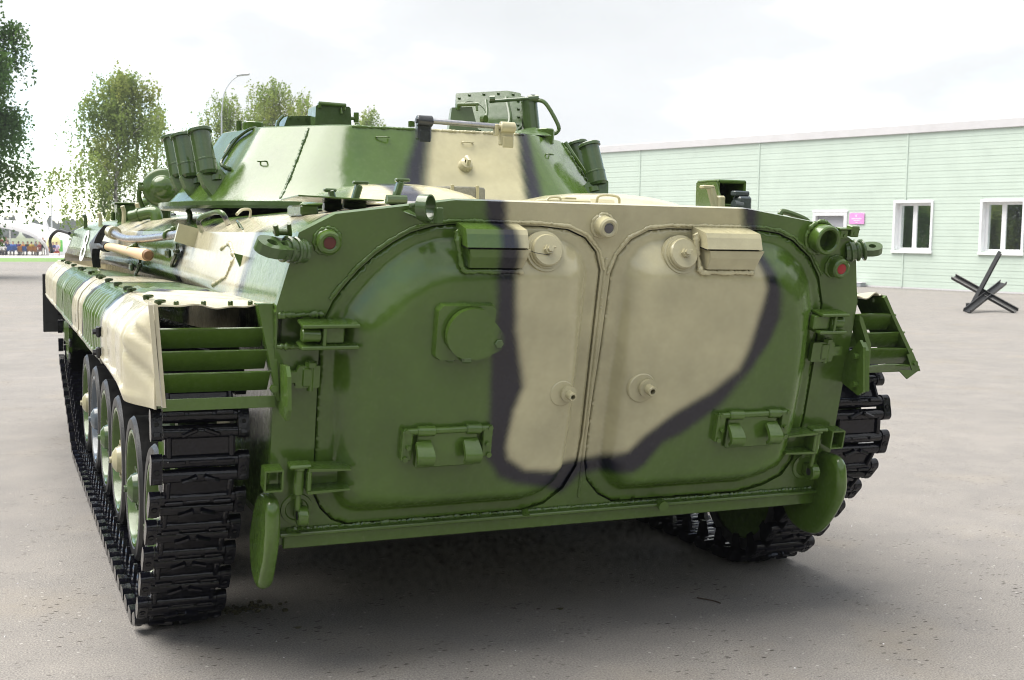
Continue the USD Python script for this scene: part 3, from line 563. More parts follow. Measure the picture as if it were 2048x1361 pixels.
def camo_turret(p):
    u = np.clip((p[:, 2] - 1.57) / .34, 0, 1); x = p[:, 0] + wob(p, .02, 3, 9); rear = (p[:, 1] < 2.3)
    a0, a1, b0, b1 = -.245 + .14 * u, -.125 + .085 * u, .335 + .06 * u, .425 + .03 * u
    blk = np.maximum(sstep(x, a0 - .025, a0 + .03) * (1 - sstep(x, a1 - .04, a1 + .04)), sstep(x, b0 - .025, b0 + .025) * (1 - sstep(x, b1 - .025, b1 + .025)))
    tan = sstep(x, a1 - .05, a1 + .03) * (1 - sstep(x, b0 - .02, b0 + .02))
    pale = sstep(meshkit.fbm(p * 2.3, 2, 4), .5, .72) * .25
    return lay([(pale, LGREEN), (tan * rear, TAN), (blk * rear, BLACK)], len(p))

# hull: lofted box with chamfered roof edges
ys = np.concatenate([[0], np.arange(.05, 6.61, .05)])
half = [(0, ZT), (.536, ZT), (.916, 1.486), (1.025, 1.428), (1.082, 1.205), (1.06, 1.195), (1.06, .5), (1.03, .44), (0, .44)]
def dens(p, h):
    out = []
    for a, b in zip(p[:-1], p[1:]):
        n = max(1, int(np.hypot(b[0] - a[0], b[1] - a[1]) / h)); out += [tuple(np.array(a) + (np.array(b) - a) * t / n) for t in range(n)]
    return out
hp = dens(half, .05) + [half[-1]]; ring = [(-x, z) for x, z in hp[::-1][:-1]] + hp[:-1]      # bottom centre -> left -> roof -> right
ring = np.array(ring)
vv = []
for i, y in enumerate(ys):
    x, z = ring[:, 0].copy(), ring[:, 1].copy(); up = np.clip((z - 1.2) / .02, 0, 1); x = x + np.sign(x) * W(y) * up * np.clip(np.abs(ring[:, 0]) / .5, 0, 1)
    z = np.minimum(z, np.interp(y, [5.0, 5.9, 6.6], [2, 1.36, .98])); z = np.maximum(z, np.interp(y, [5.4, 6.6], [0, .85]))
    yy = np.full(len(x), y)
    if y < .5: yy = T * (ZT - z) + .012 + (y / .5) * (.5 - T * (ZT - z) - .012)
    vv.append(np.stack([x, yy, z], 1))
n = len(ring); nv_ = len(ys); vv = np.vstack(vv)
ff = [(i * n + j, i * n + (j + 1) % n, (i + 1) * n + (j + 1) % n, (i + 1) * n + j) for i in range(nv_ - 1) for j in range(n)]
hull = M(vv, ff); hull.fix_normals()
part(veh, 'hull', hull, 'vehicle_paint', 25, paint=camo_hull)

# doors and rear plate
DL = [(-.393, 1.459), (-.543, 1.459), (-.605, 1.452), (-.675, 1.431), (-.728, 1.401), (-.781, 1.363), (-.832, 1.315), (-.871, 1.269), (-.906, 1.221), (-.928, 1.17), (-.94, 1.07), (-.937, .72), (-.935, .603), (-.91, .552), (-.871, .511), (-.82, .49), (-.748, .486), (-.224, .486), (-.123, .51), (-.055, .56), (-.012, .64), (-.004, .75), (-.008, 1.32), (-.03, 1.38), (-.075, 1.425), (-.14, 1.45), (-.24, 1.459)]
DR = [(.23, 1.46), (.16, 1.452), (.10, 1.422), (.057, 1.37), (.038, 1.31), (.033, 1.04), (.026, .88), (.022, .66), (.04, .585), (.09, .53), (.152, .497), (.671, .492), (.788, .516), (.865, .55), (.905, .61), (.925, .77), (.926, .97), (.921, 1.20), (.885, 1.30), (.832, 1.37), (.748, 1.428), (.683, 1.452), (.608, 1.461)]
uv = lambda q: [(x, (z - 1.0) * NN) for x, z in q]
polyL, polyR = (Polygon(uv(q)).buffer(.02).buffer(-.02) for q in (DL, DR))
PLATE = [(-.536, ZT), (-.916, 1.486), (-1.025, 1.428), (-1.082, 1.205), (-1.078, .47), (-1.045, .435), (1.045, .435), (1.078, .47), (1.082, 1.205), (1.025, 1.428), (.916, 1.486), (.536, ZT)]
pockets = [shapely.box(-1.076, (1.088 - 1) * NN, -1.0, (1.178 - 1) * NN), shapely.box(1.0, (1.095 - 1) * NN, 1.076, (1.178 - 1) * NN)]
plate = Polygon(uv(PLATE)).difference(polyL.buffer(.005)).difference(polyR.buffer(.005)).difference(pockets[0])
p2, t2 = sheet(plate, .018)
pv = np.c_[p2, np.zeros(len(p2))]; bk = pv.copy(); bk[:, 2] = -.03
edges = trimesh.Trimesh(pv, t2, process=False); e = edges.edges[trimesh.grouping.group_rows(edges.edges_sorted, require_count=1)]
N0 = len(pv); skirt_f = np.array([(b, a, a + N0, b + N0) for a, b in e])
plate_m = M(np.vstack([pv, bk]), np.vstack([t2, skirt_f[:, [0, 1, 2]], skirt_f[:, [0, 2, 3]]]))
part(veh, 'rear_plate', pl(plate_m, 0, 1.0), 'vehicle_paint', 25, paint=camo_rear)
part(veh, 'hinge_pocket', pl(cat([cbox(-1.04, .135, -.05, .09, .11, .01, 0), cbox(-1.04, .19, -.025, .09, .006, .05, 0), cbox(-1.04, .082, -.025, .09, .006, .05, 0)]), 0, 1.0, -.003), 'vehicle_paint', False, paint=GREEN * .9, size=.1)
inner = M(np.c_[np.array(Polygon(uv(PLATE)).buffer(-.03).exterior.coords)[:-1], np.full(len(Polygon(uv(PLATE)).buffer(-.03).exterior.coords) - 1, 0.)], [(0, 1, 2)])
ip, it = sheet(Polygon(uv(PLATE)).buffer(-.02).difference(pockets[0].buffer(.01)), .2)
part(veh, 'door_recess', pl(M(np.c_[ip, np.zeros(len(ip))], it), 0, 1.0, -.022), 'dark_inside', False)

def door(poly, hinge_side):
    p, t = sheet(poly, .0115); d = shapely.distance(poly.boundary, shapely.points(p))
    vn = np.clip((p[:, 1] + .52) / 1.0, 0, 1); out = np.clip(hinge_side * (p[:, 0] - poly.centroid.x) / .46, -1, 1)
    L = .075 + .13 * sstep(vn, .5, .95) * (.75 + .25 * out) + .04 * sstep(out, .2, .9)
    bord = .036 + .014 * (1 - vn) + .012 * sstep(-out, .6, 1)
    s = np.clip((d - bord) / L, 0, 1); h = -.005 * (d < .0005) + .082 * (1 - (1 - s) ** 2.3) * (1 - .35 * np.exp(-(s / .10) ** 2))
    h = h + .0016 * (meshkit.fbm(np.c_[p * 5, d * 0], 3, 2) - .5)
    front = np.c_[p, h]; m0 = trimesh.Trimesh(front, t, process=False); e = m0.edges[trimesh.grouping.group_rows(m0.edges_sorted, require_count=1)]; k = len(p)
    bk = front.copy(); bk[:, 2] = -.03
    return M(np.vstack([front, bk]), np.vstack([t, [(b, a, a + k) for a, b in e], [(b, a + k, b + k) for a, b in e]]))
HB_ = .079
doorL = part(veh, 'rear_door', pl(door(polyL, -1), 0, 1.0), 'vehicle_paint', 50, paint=camo_rear, label='left rear door, green with a black and tan inner edge')
doorR = part(veh, 'rear_door', pl(door(polyR, 1), 0, 1.0), 'vehicle_paint', 50, paint=camo_rear, label='right rear door, tan bordered by a curving black band')
def bead(pts, r, seed, jag=.5, closed=False):
    p = np.array(pts, float); L = np.r_[0, np.cumsum(np.linalg.norm(np.diff(p, axis=0), axis=1))]; s = np.arange(0, L[-1], .006)
    q = np.stack([np.interp(s, L, p[:, k]) for k in range(p.shape[1])], 1); rg = np.random.default_rng(seed)
    q[:, :2] += rg.normal(0, r * .16, (len(q), 2)); return tube(q, r * (1 + jag * (rg.random(len(q)) - .5) + .2 * np.sin(s * 60)), 7)
def bead_on(poly, off, pick, r, seed, z=.001):
    c = np.array(poly.buffer(off).exterior.coords); c = c[[pick(x, v) for x, v in c]]
    i = np.argmax(np.linalg.norm(np.diff(np.vstack([c, c[:1]]), axis=0), axis=1)); c = np.roll(c, -(i + 1), axis=0)
    return pl(bead(np.c_[c, np.full(len(c), z)], r, seed, .55), 0, 1.0)
part(veh, 'weld_bead', bead_on(polyL, .016, lambda x, v: v > .20, .0055, 1), 'vehicle_paint', True, paint=lambda p: camo_rear(p) * 1.15)
part(veh, 'weld_bead', bead_on(polyR, .016, lambda x, v: v > .28, .0055, 2), 'vehicle_paint', True, paint=lambda p: camo_rear(p) * 1.15)
part(veh, 'centre_strip', pl(cat([cbox(.0125, -.06, .001, .010, .86, .008, .003), bead([(.0135, -.45, .003), (.0135, .3, .003)], .004, 9, .6)]), 0, 1.0), 'vehicle_paint', 30, paint=camo_rear, size=.03)

# fittings on the doors
def vent_box(dp, x0, x1, z0, z1, zm, inset):
    """two tier box with a lid, a joint and a weld bead round its foot"""
    w = x1 - x0; cx = (x0 + x1) / 2; H1, H2 = (z1 - zm) * NN, (zm - z0) * NN
    lid = trimesh.convex.convex_hull(np.array([(sx * w / 2, y, z) for sx in (-1, 1) for y, z in ((.002, -.05), (H1, -.05), (H1 - .008, .088), (H1 - .022, .098), (.004, .115), (.002, .11))]))
    low = trimesh.convex.convex_hull(np.array([(sx * w / 2 * k, y, z) for sx in (-1, 1) for y, z, k in ((-.003, -.05, 1), (-.003, .11, 1), (-.028, .108, .9), (-H2, .088, .88), (-H2, -.05, .88))]))
    part(dp, 'vent_lid', pl(lid, cx + inset * 0, zm), 'vehicle_paint', 20, paint=camo_rear, size=.02); part(dp, 'vent_box', pl(low, cx + inset, zm), 'vehicle_paint', 20, paint=camo_rear, size=.02)
    part(dp, 'vent_seal', pl(cbox(cx, -.0005, .02, w * .96, .006, .16, 0), 0, zm), 'dark_inside', False)
    s = 1 if inset > 0 else -1
    part(dp, 'weld_bead', pl(bead([(cx - w / 2 - .018, .045, .052), (cx - w / 2 * .9 - .005, -H2 - .006, .076), (cx - w / 2 * .86, -H2 - .012, .078), (cx + w / 2 * .92 + inset, -H2 - .012, .078)], .009, 5), 0, zm), 'vehicle_paint', True, paint=lambda p: camo_rear(p) * 1.1)
vent_box(doorL, -.53, -.325, 1.346, 1.474, 1.411, .010)
vent_box(doorR, .328, .545, 1.346, 1.476, 1.416, .012)
def cap(dp, x, z, r, off, tilt=0.0):
    c = lathe([(0, .022), (r * .86, .022), (r * .93, .016), (r * .93, .006), (r * 1.02, .006), (r * 1.02, .0), (r * 1.18, .0), (r * 1.22, -.02)][::-1], 40); c.fix_normals()
    bolt = cat([cyl((0, 0, .02), (0, 0, .036), .016, 6), cyl((0, 0, .03), (0, 0, .046), .010, 6), cbox(.012, .006, .036, .02, .006, .008)])
    m = PM(x, z, off); rt = trimesh.transformations.rotation_matrix(tilt, (1, 0, 0)); c.apply_transform(rt); bolt.apply_transform(rt)
    k = part(dp, 'filler_cap', xf(c, m), 'vehicle_paint', 30, paint=camo_rear, size=.03); part(dp, 'cap_bolt', xf(bolt, m), 'vehicle_paint', 25, paint=TAN, size=.05)
cap(doorL, -.238, 1.383, .056, .052, -.42); cap(doorR, .268, 1.378, .056, .052, -.42)
part(doorL, 'lock_wire', pl(tube(bend([(-.33, 1.393 - 1.393 + .012, .105), (-.29, -.004, .09), (-.238, -.012, .085)], 10), .0012, 5), 0, 1.40), 'black_steel')
# firing port with teardrop cover
base = rounded(Polygon([(-.105, .08), (-.09, .098), (.085, .098), (.10, .085), (.10, -.075), (.085, -.09), (-.085, -.09), (-.105, -.075)]), .012)
pb = trimesh.creation.extrude_polygon(base, .034, engine='earcut'); vtx = np.array(pb.vertices); vtx[:, :2] *= np.where(vtx[:, 2:] > .02, .93, 1.0); pb.vertices = vtx
fp = part(doorL, 'firing_port', pl(pb, -.505, 1.128, .072), 'vehicle_paint', 30, paint=GREEN * 1.05, size=.05)
drop = shapely.union_all([shapely.Point(0, 0).buffer(.082, 48), Polygon([(.03, .078), (.108, -.008), (.112, -.03), (.10, -.05), (.02, -.08)]).buffer(.006)]); drop = rounded(drop, .015)
cv = trimesh.creation.extrude_polygon(drop, .022, engine='earcut'); gk = trimesh.creation.extrude_polygon(drop.buffer(-.006), .012, engine='earcut')
part(doorL, 'port_gap_shade', pl(gk, -.497, 1.126, .103), 'dark_inside', 30)  # dark filler standing in for the shadow gap under the cover
part(doorL, 'port_cover', pl(cv, -.497, 1.126, .112), 'vehicle_paint', 30, paint=lambda p: camo_rear(p) * 1.04, size=.05)
part(doorL, 'port_bolt', pl(cat([cyl((.092, -.03, .015), (.092, -.03, .034), .015, 6, b=.002), cbox(-.008, -.083, .012, .034, .022, .03, .006), cbox(-.05, -.09, -.02, .03, .02, .03, .006)]), -.497, 1.126, .108), 'vehicle_paint', 25, paint=LGREEN, size=.1)
def nozzle(dp, x, z, r, dx):
    q = lathe([(0, .0), (r * .62, 0), (r * .62, .012), (r * .34, .014), (r * .34, .04), (r * .3, .044), (r * .18, .044), (r * .18, .015), (0, .015)], 28); q.fix_normals()
    plate_ = cyl((-dx, 0, -.012), (-dx, 0, .006), r, 36, b=.003)
    part(dp, 'nozzle_plate', pl(plate_, x, z, .08), 'vehicle_paint', 30, paint=TAN, size=.05)
    part(dp, 'nozzle', pl(q, x, z, .086), 'vehicle_paint', 30, paint=TAN, size=.05); part(dp, 'nozzle_bore', pl(cyl((0, 0, .016), (0, 0, .018), r * .17, 14), x, z, .086), 'dark_inside')
nozzle(doorL, -.119, .914, .044, .019); nozzle(doorR, .180, .922, .052, .018)
def step(dp, x0, z0, mir=1):
    """folding step bracket: plate, pivot bar with knuckles, two hooked tongues and a side lug"""
    col = lambda p: np.tile(GREEN * 1.08, (len(p), 1))
    part(dp, 'step_plate', pl(cbox(0, -.062, .012, .205, .125, .014, .004), x0, z0, .08), 'vehicle_paint', 25, paint=col, size=.1)
    part(dp, 'step_bar', pl(cat([cyl((-.15, 0, .016), (.15, 0, .016), .011, 12), cyl((-.105, 0, .016), (-.045, 0, .016), .017, 14, b=.003), cyl((.06, 0, .016), (.112, 0, .016), .017, 14, b=.003)]), x0, z0, .08), 'vehicle_paint', 30, paint=col, size=.1)
    for sx in (-1, 1):
        th = np.linspace(0, 1, 9); path = np.stack([np.zeros(9), -.030 - .075 * th, .018 + .05 * np.sin(th * 2.3)], 1); w = .026 + .004 * np.sin(th * 3)
        v = np.stack([path + np.stack([-w, 0 * w, .012 * np.cos(th * 2)], 1), path + np.stack([w, 0 * w, 0 * w], 1)], 1).reshape(-1, 3)
        tg = solid(v, 9, 2, .012); part(dp, 'step_tongue', pl(tg, x0 + sx * .075 - .01 * (sx < 0), z0, .082), 'vehicle_paint', 50, paint=col, size=.1)
        lug = cat([cbox(sx * .137, -.045, .02, .034 if sx < 0 else .03, .10, .012, .004), cbox(sx * .137 - .014, -.045, .012, .008, .10, .03, .002), cyl((sx * .135, -.05, .02), (sx * .135, -.05, .036), .008, 8), cyl((sx * .142, -.088, .012), (sx * .142, -.088, .034), .009, 10), cyl((sx * .142, .003, .012), (sx * .142, .003, .03), .008, 10)])
        part(dp, 'step_lug', pl(lug, x0, z0, .08), 'vehicle_paint', 30, paint=col, size=.1)
step(doorL, -.534, .812); step(doorR, .628, .814)

# hinges, clips, eyelets, tow plates
def upper_hinge(x0, x1, z0, z1, s):
    zc, cx, h = (z0 + z1) / 2, (x0 + x1) / 2, (z1 - z0) * NN
    a, b = (x0, x1) if s < 0 else (x1, x0)       # a: outer end
    m = cat([cbox((a + b) / 2, h / 2, .05, abs(b - a), .012, .075, .003), cbox((a + b) / 2, -h / 2, .05, abs(b - a), .012, .075, .003), cbox(a - s * .07 if s < 0 else a - .055, 0, .05, .010, h - .01, .07, .002), cyl((a - s * .115 if s < 0 else a - .10, -.012, .05), (a - s * .115 if s < 0 else a - .10, -.012, .06), .011, 10)])
    part(veh, 'hinge', pl(m, 0, zc), 'vehicle_paint', 25, paint=GREEN * 1.05, size=.1)
    part(veh, 'hinge_knuckle', pl(cat([cyl((a - s * .005, 0, .055), (a - s * .062, 0, .055), .022, 16, b=.003), cbox(a - s * .10, 0, .05, .07, h * .78, .03, .004)]), 0, zc), 'vehicle_paint', 30, paint=GREEN * 1.1, size=.1)
upper_hinge(-1.02, -.843, 1.1, 1.166, -1); upper_hinge(.866, .985, 1.118, 1.182, 1)
part(veh, 'weld_bead', pl(bead([(-1.075, .085, 0), (-.95, .083, .002)], .008, 31, .9), 0, 1.0), 'vehicle_paint', True, paint=GREEN * 1.1)
part(veh, 'weld_bead', pl(bead([(-1.078, .183, 0), (-.93, .186, .002)], .009, 32, .9), 0, 1.0), 'vehicle_paint', True, paint=GREEN * .9)
def clip(x, z, s):
    out = Polygon([(-.05, -.012), (-.03, -.012), (-.03, -.03), (.035, -.03), (.035, .03), (-.022, .03), (-.03, .012), (-.05, .012)] if s < 0 else [(.075, -.012), (.04, -.012), (.035, -.034), (-.05, -.034), (-.05, .03), (.035, .03), (.04, .012), (.075, .012)]).buffer(.005)
    part(veh, 'door_clip', pl(cat([trimesh.creation.extrude_polygon(out, .018, engine='earcut'), cbox(-s * .0, 0, .012, .03, .06, .022, .004), cyl((.012, -.045, .012), (.012, .05, .012), .010, 10), cyl((.012, .033, .012), (.012, .047, .012), .019, 6)]), x, z, .012), 'vehicle_paint', 30, paint=GREEN * 1.12, size=.1)
clip(-.985, .992, -1); clip(.945, 1.030, 1)
def lower_hinge(cx, z, s):
    h = .066
    sq = rounded(Polygon([(-.03, -.036), (.03, -.036), (.03, .036), (-.03, .036)]), .006); sq = sq.difference(sq.buffer(-.006))
    part(veh, 'hinge_socket', pl(trimesh.creation.extrude_polygon(sq, .055, engine='earcut'), cx + s * .083, z, .02), 'vehicle_paint', 25, paint=GREEN * 1.05, size=.1)
    part(veh, 'hinge_pin', pl(cat([cyl((cx, -.052, .052), (cx, .042, .052), .016, 14, b=.003), cyl((cx, -.105, .05), (cx, -.04, .052), .009, 10), cbox(cx, .044, .05, .07, .014, .05, .005), cyl((cx, .03, .052), (cx, .05, .052), .022, 12, b=.003)]), 0, z), 'vehicle_paint', 30, paint=GREEN * 1.12, size=.1)
    a, b = cx - s * .022, cx - s * .155
    m = cat([trimesh.convex.convex_hull(np.array([(a, sg * h * k / 2, z0) for z0 in (.02, .085) for sg, k in ((sd, 1.0), (sd, 1.3))] + [(b, sg * h * .5 * k, z0) for z0 in (.02, .088) for sg, k in ((sd, .9), (sd, 1.1))])) for sd in (-1, 1)] + [cbox(a - s * .004, 0, .055, .012, h, .06, .003), cbox((a + b) / 2, 0, .022, abs(b - a), h, .008, .001)])
    part(veh, 'hinge', pl(m, 0, z), 'vehicle_paint', 25, paint=GREEN * 1.05, size=.1)
lower_hinge(-.999, .678, -1); lower_hinge(.957, .700, 1)
def eyelet(x, z, s):
    ringp = lathe([(.052, 0), (.05, .006), (.038, .008), (.034, .004), (.0, .004)], 30); ringp.fix_normals()
    part(veh, 'tow_eye', pl(cat([ringp, xf(lathe([(.014, -.016), (.029, -.016), (.032, -.012), (.032, .012), (.029, .016), (.014, .016)], 22, True), frame((.008, -.006, .045), (1, 0, 0))), cbox(.006, -.006, .02, .03, .05, .035, .006)]), x, z), 'vehicle_paint', 30, paint=GREEN * 1.08, size=.1)
    part(veh, 'eye_bore', pl(xf(cyl((0, 0, -.0165), (0, 0, .0165), .0142, 14), frame((.008, -.006, .045), (1, 0, 0))), x, z), 'dark_inside')
eyelet(-.99, .556, -1); eyelet(.962, .578, 1)
def tow_plate(x, pts, th, lean):
    c = np.array(pts); k = len(c); c = bend(np.vstack([c[-1:], c, c[:2]]), 120)[int(120 / (k + 2)):]; c = c[:-int(120 / (k + 2))]; po = Polygon(c).buffer(0)
    ctr = np.array(po.centroid.coords[0]); e = np.array(po.exterior.coords)[:-1]; n = len(e); rows = []
    for ins, h in ((.022, 0), (.010, .003), (.003, .010), (0, .02), (0, th - .02), (.003, th - .010), (.010, th - .003), (.022, th)):
        d_ = e - ctr; q = ctr + d_ * (1 - ins / np.linalg.norm(d_, axis=1, keepdims=True)); rows.append(np.c_[q, np.full(n, h)])
    v = np.vstack(rows + [np.r_[ctr, 0][None], np.r_[ctr, th][None]]); f = [(i * n + j, i * n + (j + 1) % n, (i + 1) * n + (j + 1) % n, (i + 1) * n + j) for i in range(7) for j in range(n)]
    f3 = [(8 * n, (j + 1) % n, j) for j in range(n)] + [(8 * n + 1, 7 * n + j, 7 * n + (j + 1) % n) for j in range(n)]
    a = M(v, f); m = trimesh.Trimesh(v, np.vstack([a.faces, f3]), process=False)
    m.vertices = np.stack([x + (v[:, 2] - th / 2) + lean * (v[:, 1] - .6), v[:, 0], v[:, 1]], 1); m.fix_normals(); return m
tp = [(.29, .60), (.10, .615), (.055, .54), (.075, .44), (.18, .31), (.28, .285), (.38, .32), (.43, .40), (.42, .47)]
part(veh, 'tow_plate', tow_plate(-1.080, [(.235 + (y - .235) * .72, .45 + (z - .45) * .95) for y, z in tp], .046, .02), 'vehicle_paint', 40, paint=GREEN, size=.1); part(veh, 'tow_plate', tow_plate(1.045, [(y, z + .012) for y, z in tp], .045, -.01), 'vehicle_paint', 40, paint=GREEN, size=.1)
part(veh, 'lower_rail', cat([pl(cbox(0, 0, .014, 2.09, .012, .028, .003), 0, .478), pl(cbox(0, 0, .006, 2.06, .055, .012, .004), 0, .452), pl(bead([(-1.02, .009, .003), (1.02, .009, .003)], .006, 15, .8), 0, .478), cyl((-.195, .2, .49), (-.195, .185, .475), .013, 10), cyl((.34, .2, .478), (.34, .17, .47), .02, 12)]), 'vehicle_paint', 25, paint=GREEN, size=.2)

# lamps and sockets on the rear plate
def lamp(x, z, r, L, lens, col, lr):
    body_ = lathe([(0, L - .004), (lr, L - .004), (lr + .004, L), (r - .006, L), (r, L - .006), (r * 1.0, .01), (r * 1.12, .004), (r * 1.2, -.002)][::-1], 30); body_.fix_normals()
    k = part(veh, 'tail_lamp' if lens != 'dark_lens' else 'signal_lamp', pl(body_, x, z), 'vehicle_paint', 30, paint=col, size=.1)
    le = lathe([(lr * math.cos(a), L - .004 + lr * .15 * math.sin(a)) for a in np.linspace(0, math.pi / 2, 7)], 24); le.fix_normals(); part(k, 'lens', pl(le, x, z), lens, True)
    part(veh, 'weld_bead', pl(bead([((r * 1.12) * math.cos(a), (r * 1.12) * math.sin(a), .002) for a in np.linspace(0, 6.28, 40)], .006, int(abs(x) * 900), .9), x, z), 'vehicle_paint', True, paint=lambda p: camo_rear(p) * 1.08)
lamp(-.938, 1.405, .036, .036, 'amber_lens', GREEN, .019); lamp(.950, 1.340, .036, .046, 'red_lens', GREEN, .019); lamp(-.018, 1.470, .034, .055, 'dark_lens', TAN, .017)
sock = lathe([(.036, -.04), (.036, .055), (.040, .06), (.048, .06), (.052, .055), (.052, .004), (.056, -.002)], 36); sock.fix_normals()
part(veh, 'tube_socket', pl(sock, .860, 1.444), 'vehicle_paint', 30, paint=GREEN, size=.1); part(veh, 'socket_bore', pl(cat([cyl((0, 0, -.038), (0, 0, -.03), .036, 24)]), .860, 1.444), 'dark_inside')
part(veh, 'weld_bead', pl(bead([(.058 * math.cos(a), .058 * math.sin(a), .002) for a in np.linspace(0, 6.28, 50)], .008, 77, .9), .860, 1.444), 'vehicle_paint', True, paint=GREEN * 1.1)
part(veh, 'small_bracket', pl(cat([cbox(-.02, 0, .015, .035, .035, .03, .003), cbox(.022, .012, .02, .035, .04, .035, .003), cbox(0, .02, .02, .085, .006, .03, .001), cyl((-.018, -.004, .03), (-.018, -.004, .034), .006, 8), cyl((.02, .006, .037), (.02, .006, .041), .006, 8)]), .965, 1.462), 'vehicle_paint', 25, paint=GREEN * 1.05, size=.1)
def shackle(x, z, s, y0, k=1.0):
    d = V3(s * .9, -.36, .10); d /= np.linalg.norm(d); u = V3(0, .1, 1); o = V3(x, y0, z)
    nrm = V3(-.1 * s, -.5, .86); side = np.cross(nrm, d); side /= np.linalg.norm(side)
    ringp = rounded(Polygon([(0, -.03), (.05, -.034), (.085, -.04), (.115, -.036), (.135, -.02), (.14, 0), (.135, .02), (.115, .036), (.085, .04), (.05, .034), (0, .03)]), .016)
    hole = shapely.Point(.092, 0).buffer(.017, 16); slot = rounded(Polygon([(.03, -.010), (.06, -.010), (.06, .010), (.03, .010)]), .004)
    m = trimesh.creation.extrude_polygon(ringp.difference(hole).difference(slot), .034, engine='earcut'); m.apply_translation((0, 0, -.017)); m.apply_scale(k)
    f = np.eye(4); f[:3, 0], f[:3, 1] = d, side; f[:3, 2] = np.cross(d, side); f[:3, 3] = o
    m = xf(m, f); base_ = tube(np.array([o - d * .03, o + d * .005, o + d * .045]), [.036, .036, .026], 12)
    a = np.linspace(0, 18.8, 90); wr = tube(np.array([o - d * .02 + d * .07 * t / 18.8 + .035 * (side * math.cos(t) + np.cross(d, side) * math.sin(t)) for t in a]), .006, 6)
    part(veh, 'tow_shackle', cat([m, base_, wr]), 'vehicle_paint', 35, paint=LGREEN * .9, size=.1)
shackle(-1.03, 1.375, -1, .03); shackle(1.02, 1.398, 1, .03, .78)
part(veh, 'cable_tie', cat([cbox(-1.075, .03, 1.428, .05, .02, .018, .006), cyl((-1.09, .02, 1.42), (-1.10, .0, 1.45), .008, 8), cyl((-1.05, .03, 1.42), (-1.06, .0, 1.455), .007, 8)]), 'vehicle_paint', 30, paint=GREEN * .6, size=.1)
# spring clamp at the upper edge
ringc = lathe([(.036, -.017), (.041, -.017), (.041, .017), (.036, .017)], 30, True)
v = np.array(ringc.vertices)
cl = xf(ringc, frame((-.648, -.035, 1.510), (.72, -.7, 0)))
part(veh, 'hose_clamp', cat([cl, cbox(-.612, -.05, 1.487, .022, .03, .05, .003), trimesh.convex.convex_hull(np.array([(-.71, .0, 1.50), (-.69, .0, 1.505), (-.64, -.0, 1.463), (-.63, -.05, 1.462), (-.66, -.05, 1.475), (-.71, -.02, 1.495)])), cyl((-.70, -.035, 1.515), (-.655, -.035, 1.522), .007, 8)]), 'vehicle_paint', 30, paint=LGREEN * .85, size=.1)

# ------------------------------------------------------------------ tracks, wheels
def link_mesh():
    w = .108; o = []
    o.append(trimesh.convex.convex_hull(np.array([(sx * (w if abs(y) > .03 else w * .94), y, z) for sx in (-1, 1) for y, z in ((-.05, -.010), (-.05, .008), (.05, -.010), (.05, .008))])))
    for y in (-.0455, .0455): o.append(cyl((-w - .006, y, .0), (w + .006, y, .0), .0222, 14))
    for sx in (-1, 1): o.append(cbox(sx * (w - .012), 0, .012, .016, .07, .018, .004))
    for sx in (-1, 1):       # long bars on one tube, slanted grousers on the other
        o.append(cbox(sx * .075, -.046, .0235, .056, .013, .015, .003))
        g = cbox(0, 0, 0, .052, .014, .024, .004); o.append(xf(g, trimesh.transformations.translation_matrix((sx * .034, .047, .0225)) @ trimesh.transformations.rotation_matrix(-sx * .38, (0, 0, 1))))
    o.append(cbox(0, -.046, .0225, .075, .010, .006, .002))
    for sx in (-1, 1):       # guide horns
        o.append(trimesh.convex.convex_hull(np.array([(sx * x, y, z) for x, y, z in ((.078, -.034, -.008), (.078, .034, -.008), (.104, -.034, -.008), (.104, .034, -.008), (.082, -.022, -.085), (.082, .014, -.09), (.096, -.022, -.085), (.096, .014, -.09))])))
    return cat(o)
def connector_mesh():
    b = shapely.union_all([shapely.Point(-.0275, 0).buffer(.0235, 8), shapely.Point(.0275, 0).buffer(.0235, 8), shapely.box(-.0275, -.0235, .0275, .0235)])
    m = trimesh.creation.extrude_polygon(b, .034, engine='earcut'); v = np.array(m.vertices); m.vertices = np.stack([v[:, 2] - .017, v[:, 0], v[:, 1]], 1); m.fix_normals()
    r = xf(lathe([(.0075, .0), (.0075, .004), (.0105, .004), (.0105, .0)], 10, True), np.eye(4)); r.apply_translation((0, 0, .0225))
    return cat([m, r, cbox(0, .031, .022, .022, .016, .006, .002), cbox(0, -.031, .022, .022, .016, .006, .002)])
LINK, CONN = link_mesh(), connector_mesh(); HOLE = cyl((0, 0, .0205), (0, 0, .0243), .0074, 8)
def track_loop(yi, zi, ri, ysp, zsp, rs):
    """closed path of (y, z): the outside of the loop lies to the left of the motion"""
    al = np.linspace(0, 2 * math.pi, 240, endpoint=False); c = np.vstack([np.stack([cy + r * np.cos(al), cz + r * np.sin(al)], 1) for cy, cz, r in ((yi, zi, ri), (ysp, zsp, rs), (.95, .352, .322), (4.40, .352, .322))])
    h = np.array(shapely.MultiPoint(c).convex_hull.exterior.coords)[:-1]
    if Polygon(h).exterior.is_ccw: h = h[::-1]
    L = np.r_[0, np.cumsum(np.linalg.norm(np.diff(np.vstack([h, h[:1]]), axis=0), axis=1))]; hh_ = np.vstack([h, h[:1]]); t = np.arange(0, L[-1], .02)
    p = np.stack([np.interp(t, L, hh_[:, k]) for k in (0, 1)], 1)
    sag = (p[:, 1] > zsp + rs - .03) & (p[:, 0] > yi) & (p[:, 0] < ysp); p[sag, 1] -= .035 * np.sin(math.pi * (p[sag, 0] - yi) / (ysp - yi))
    return p
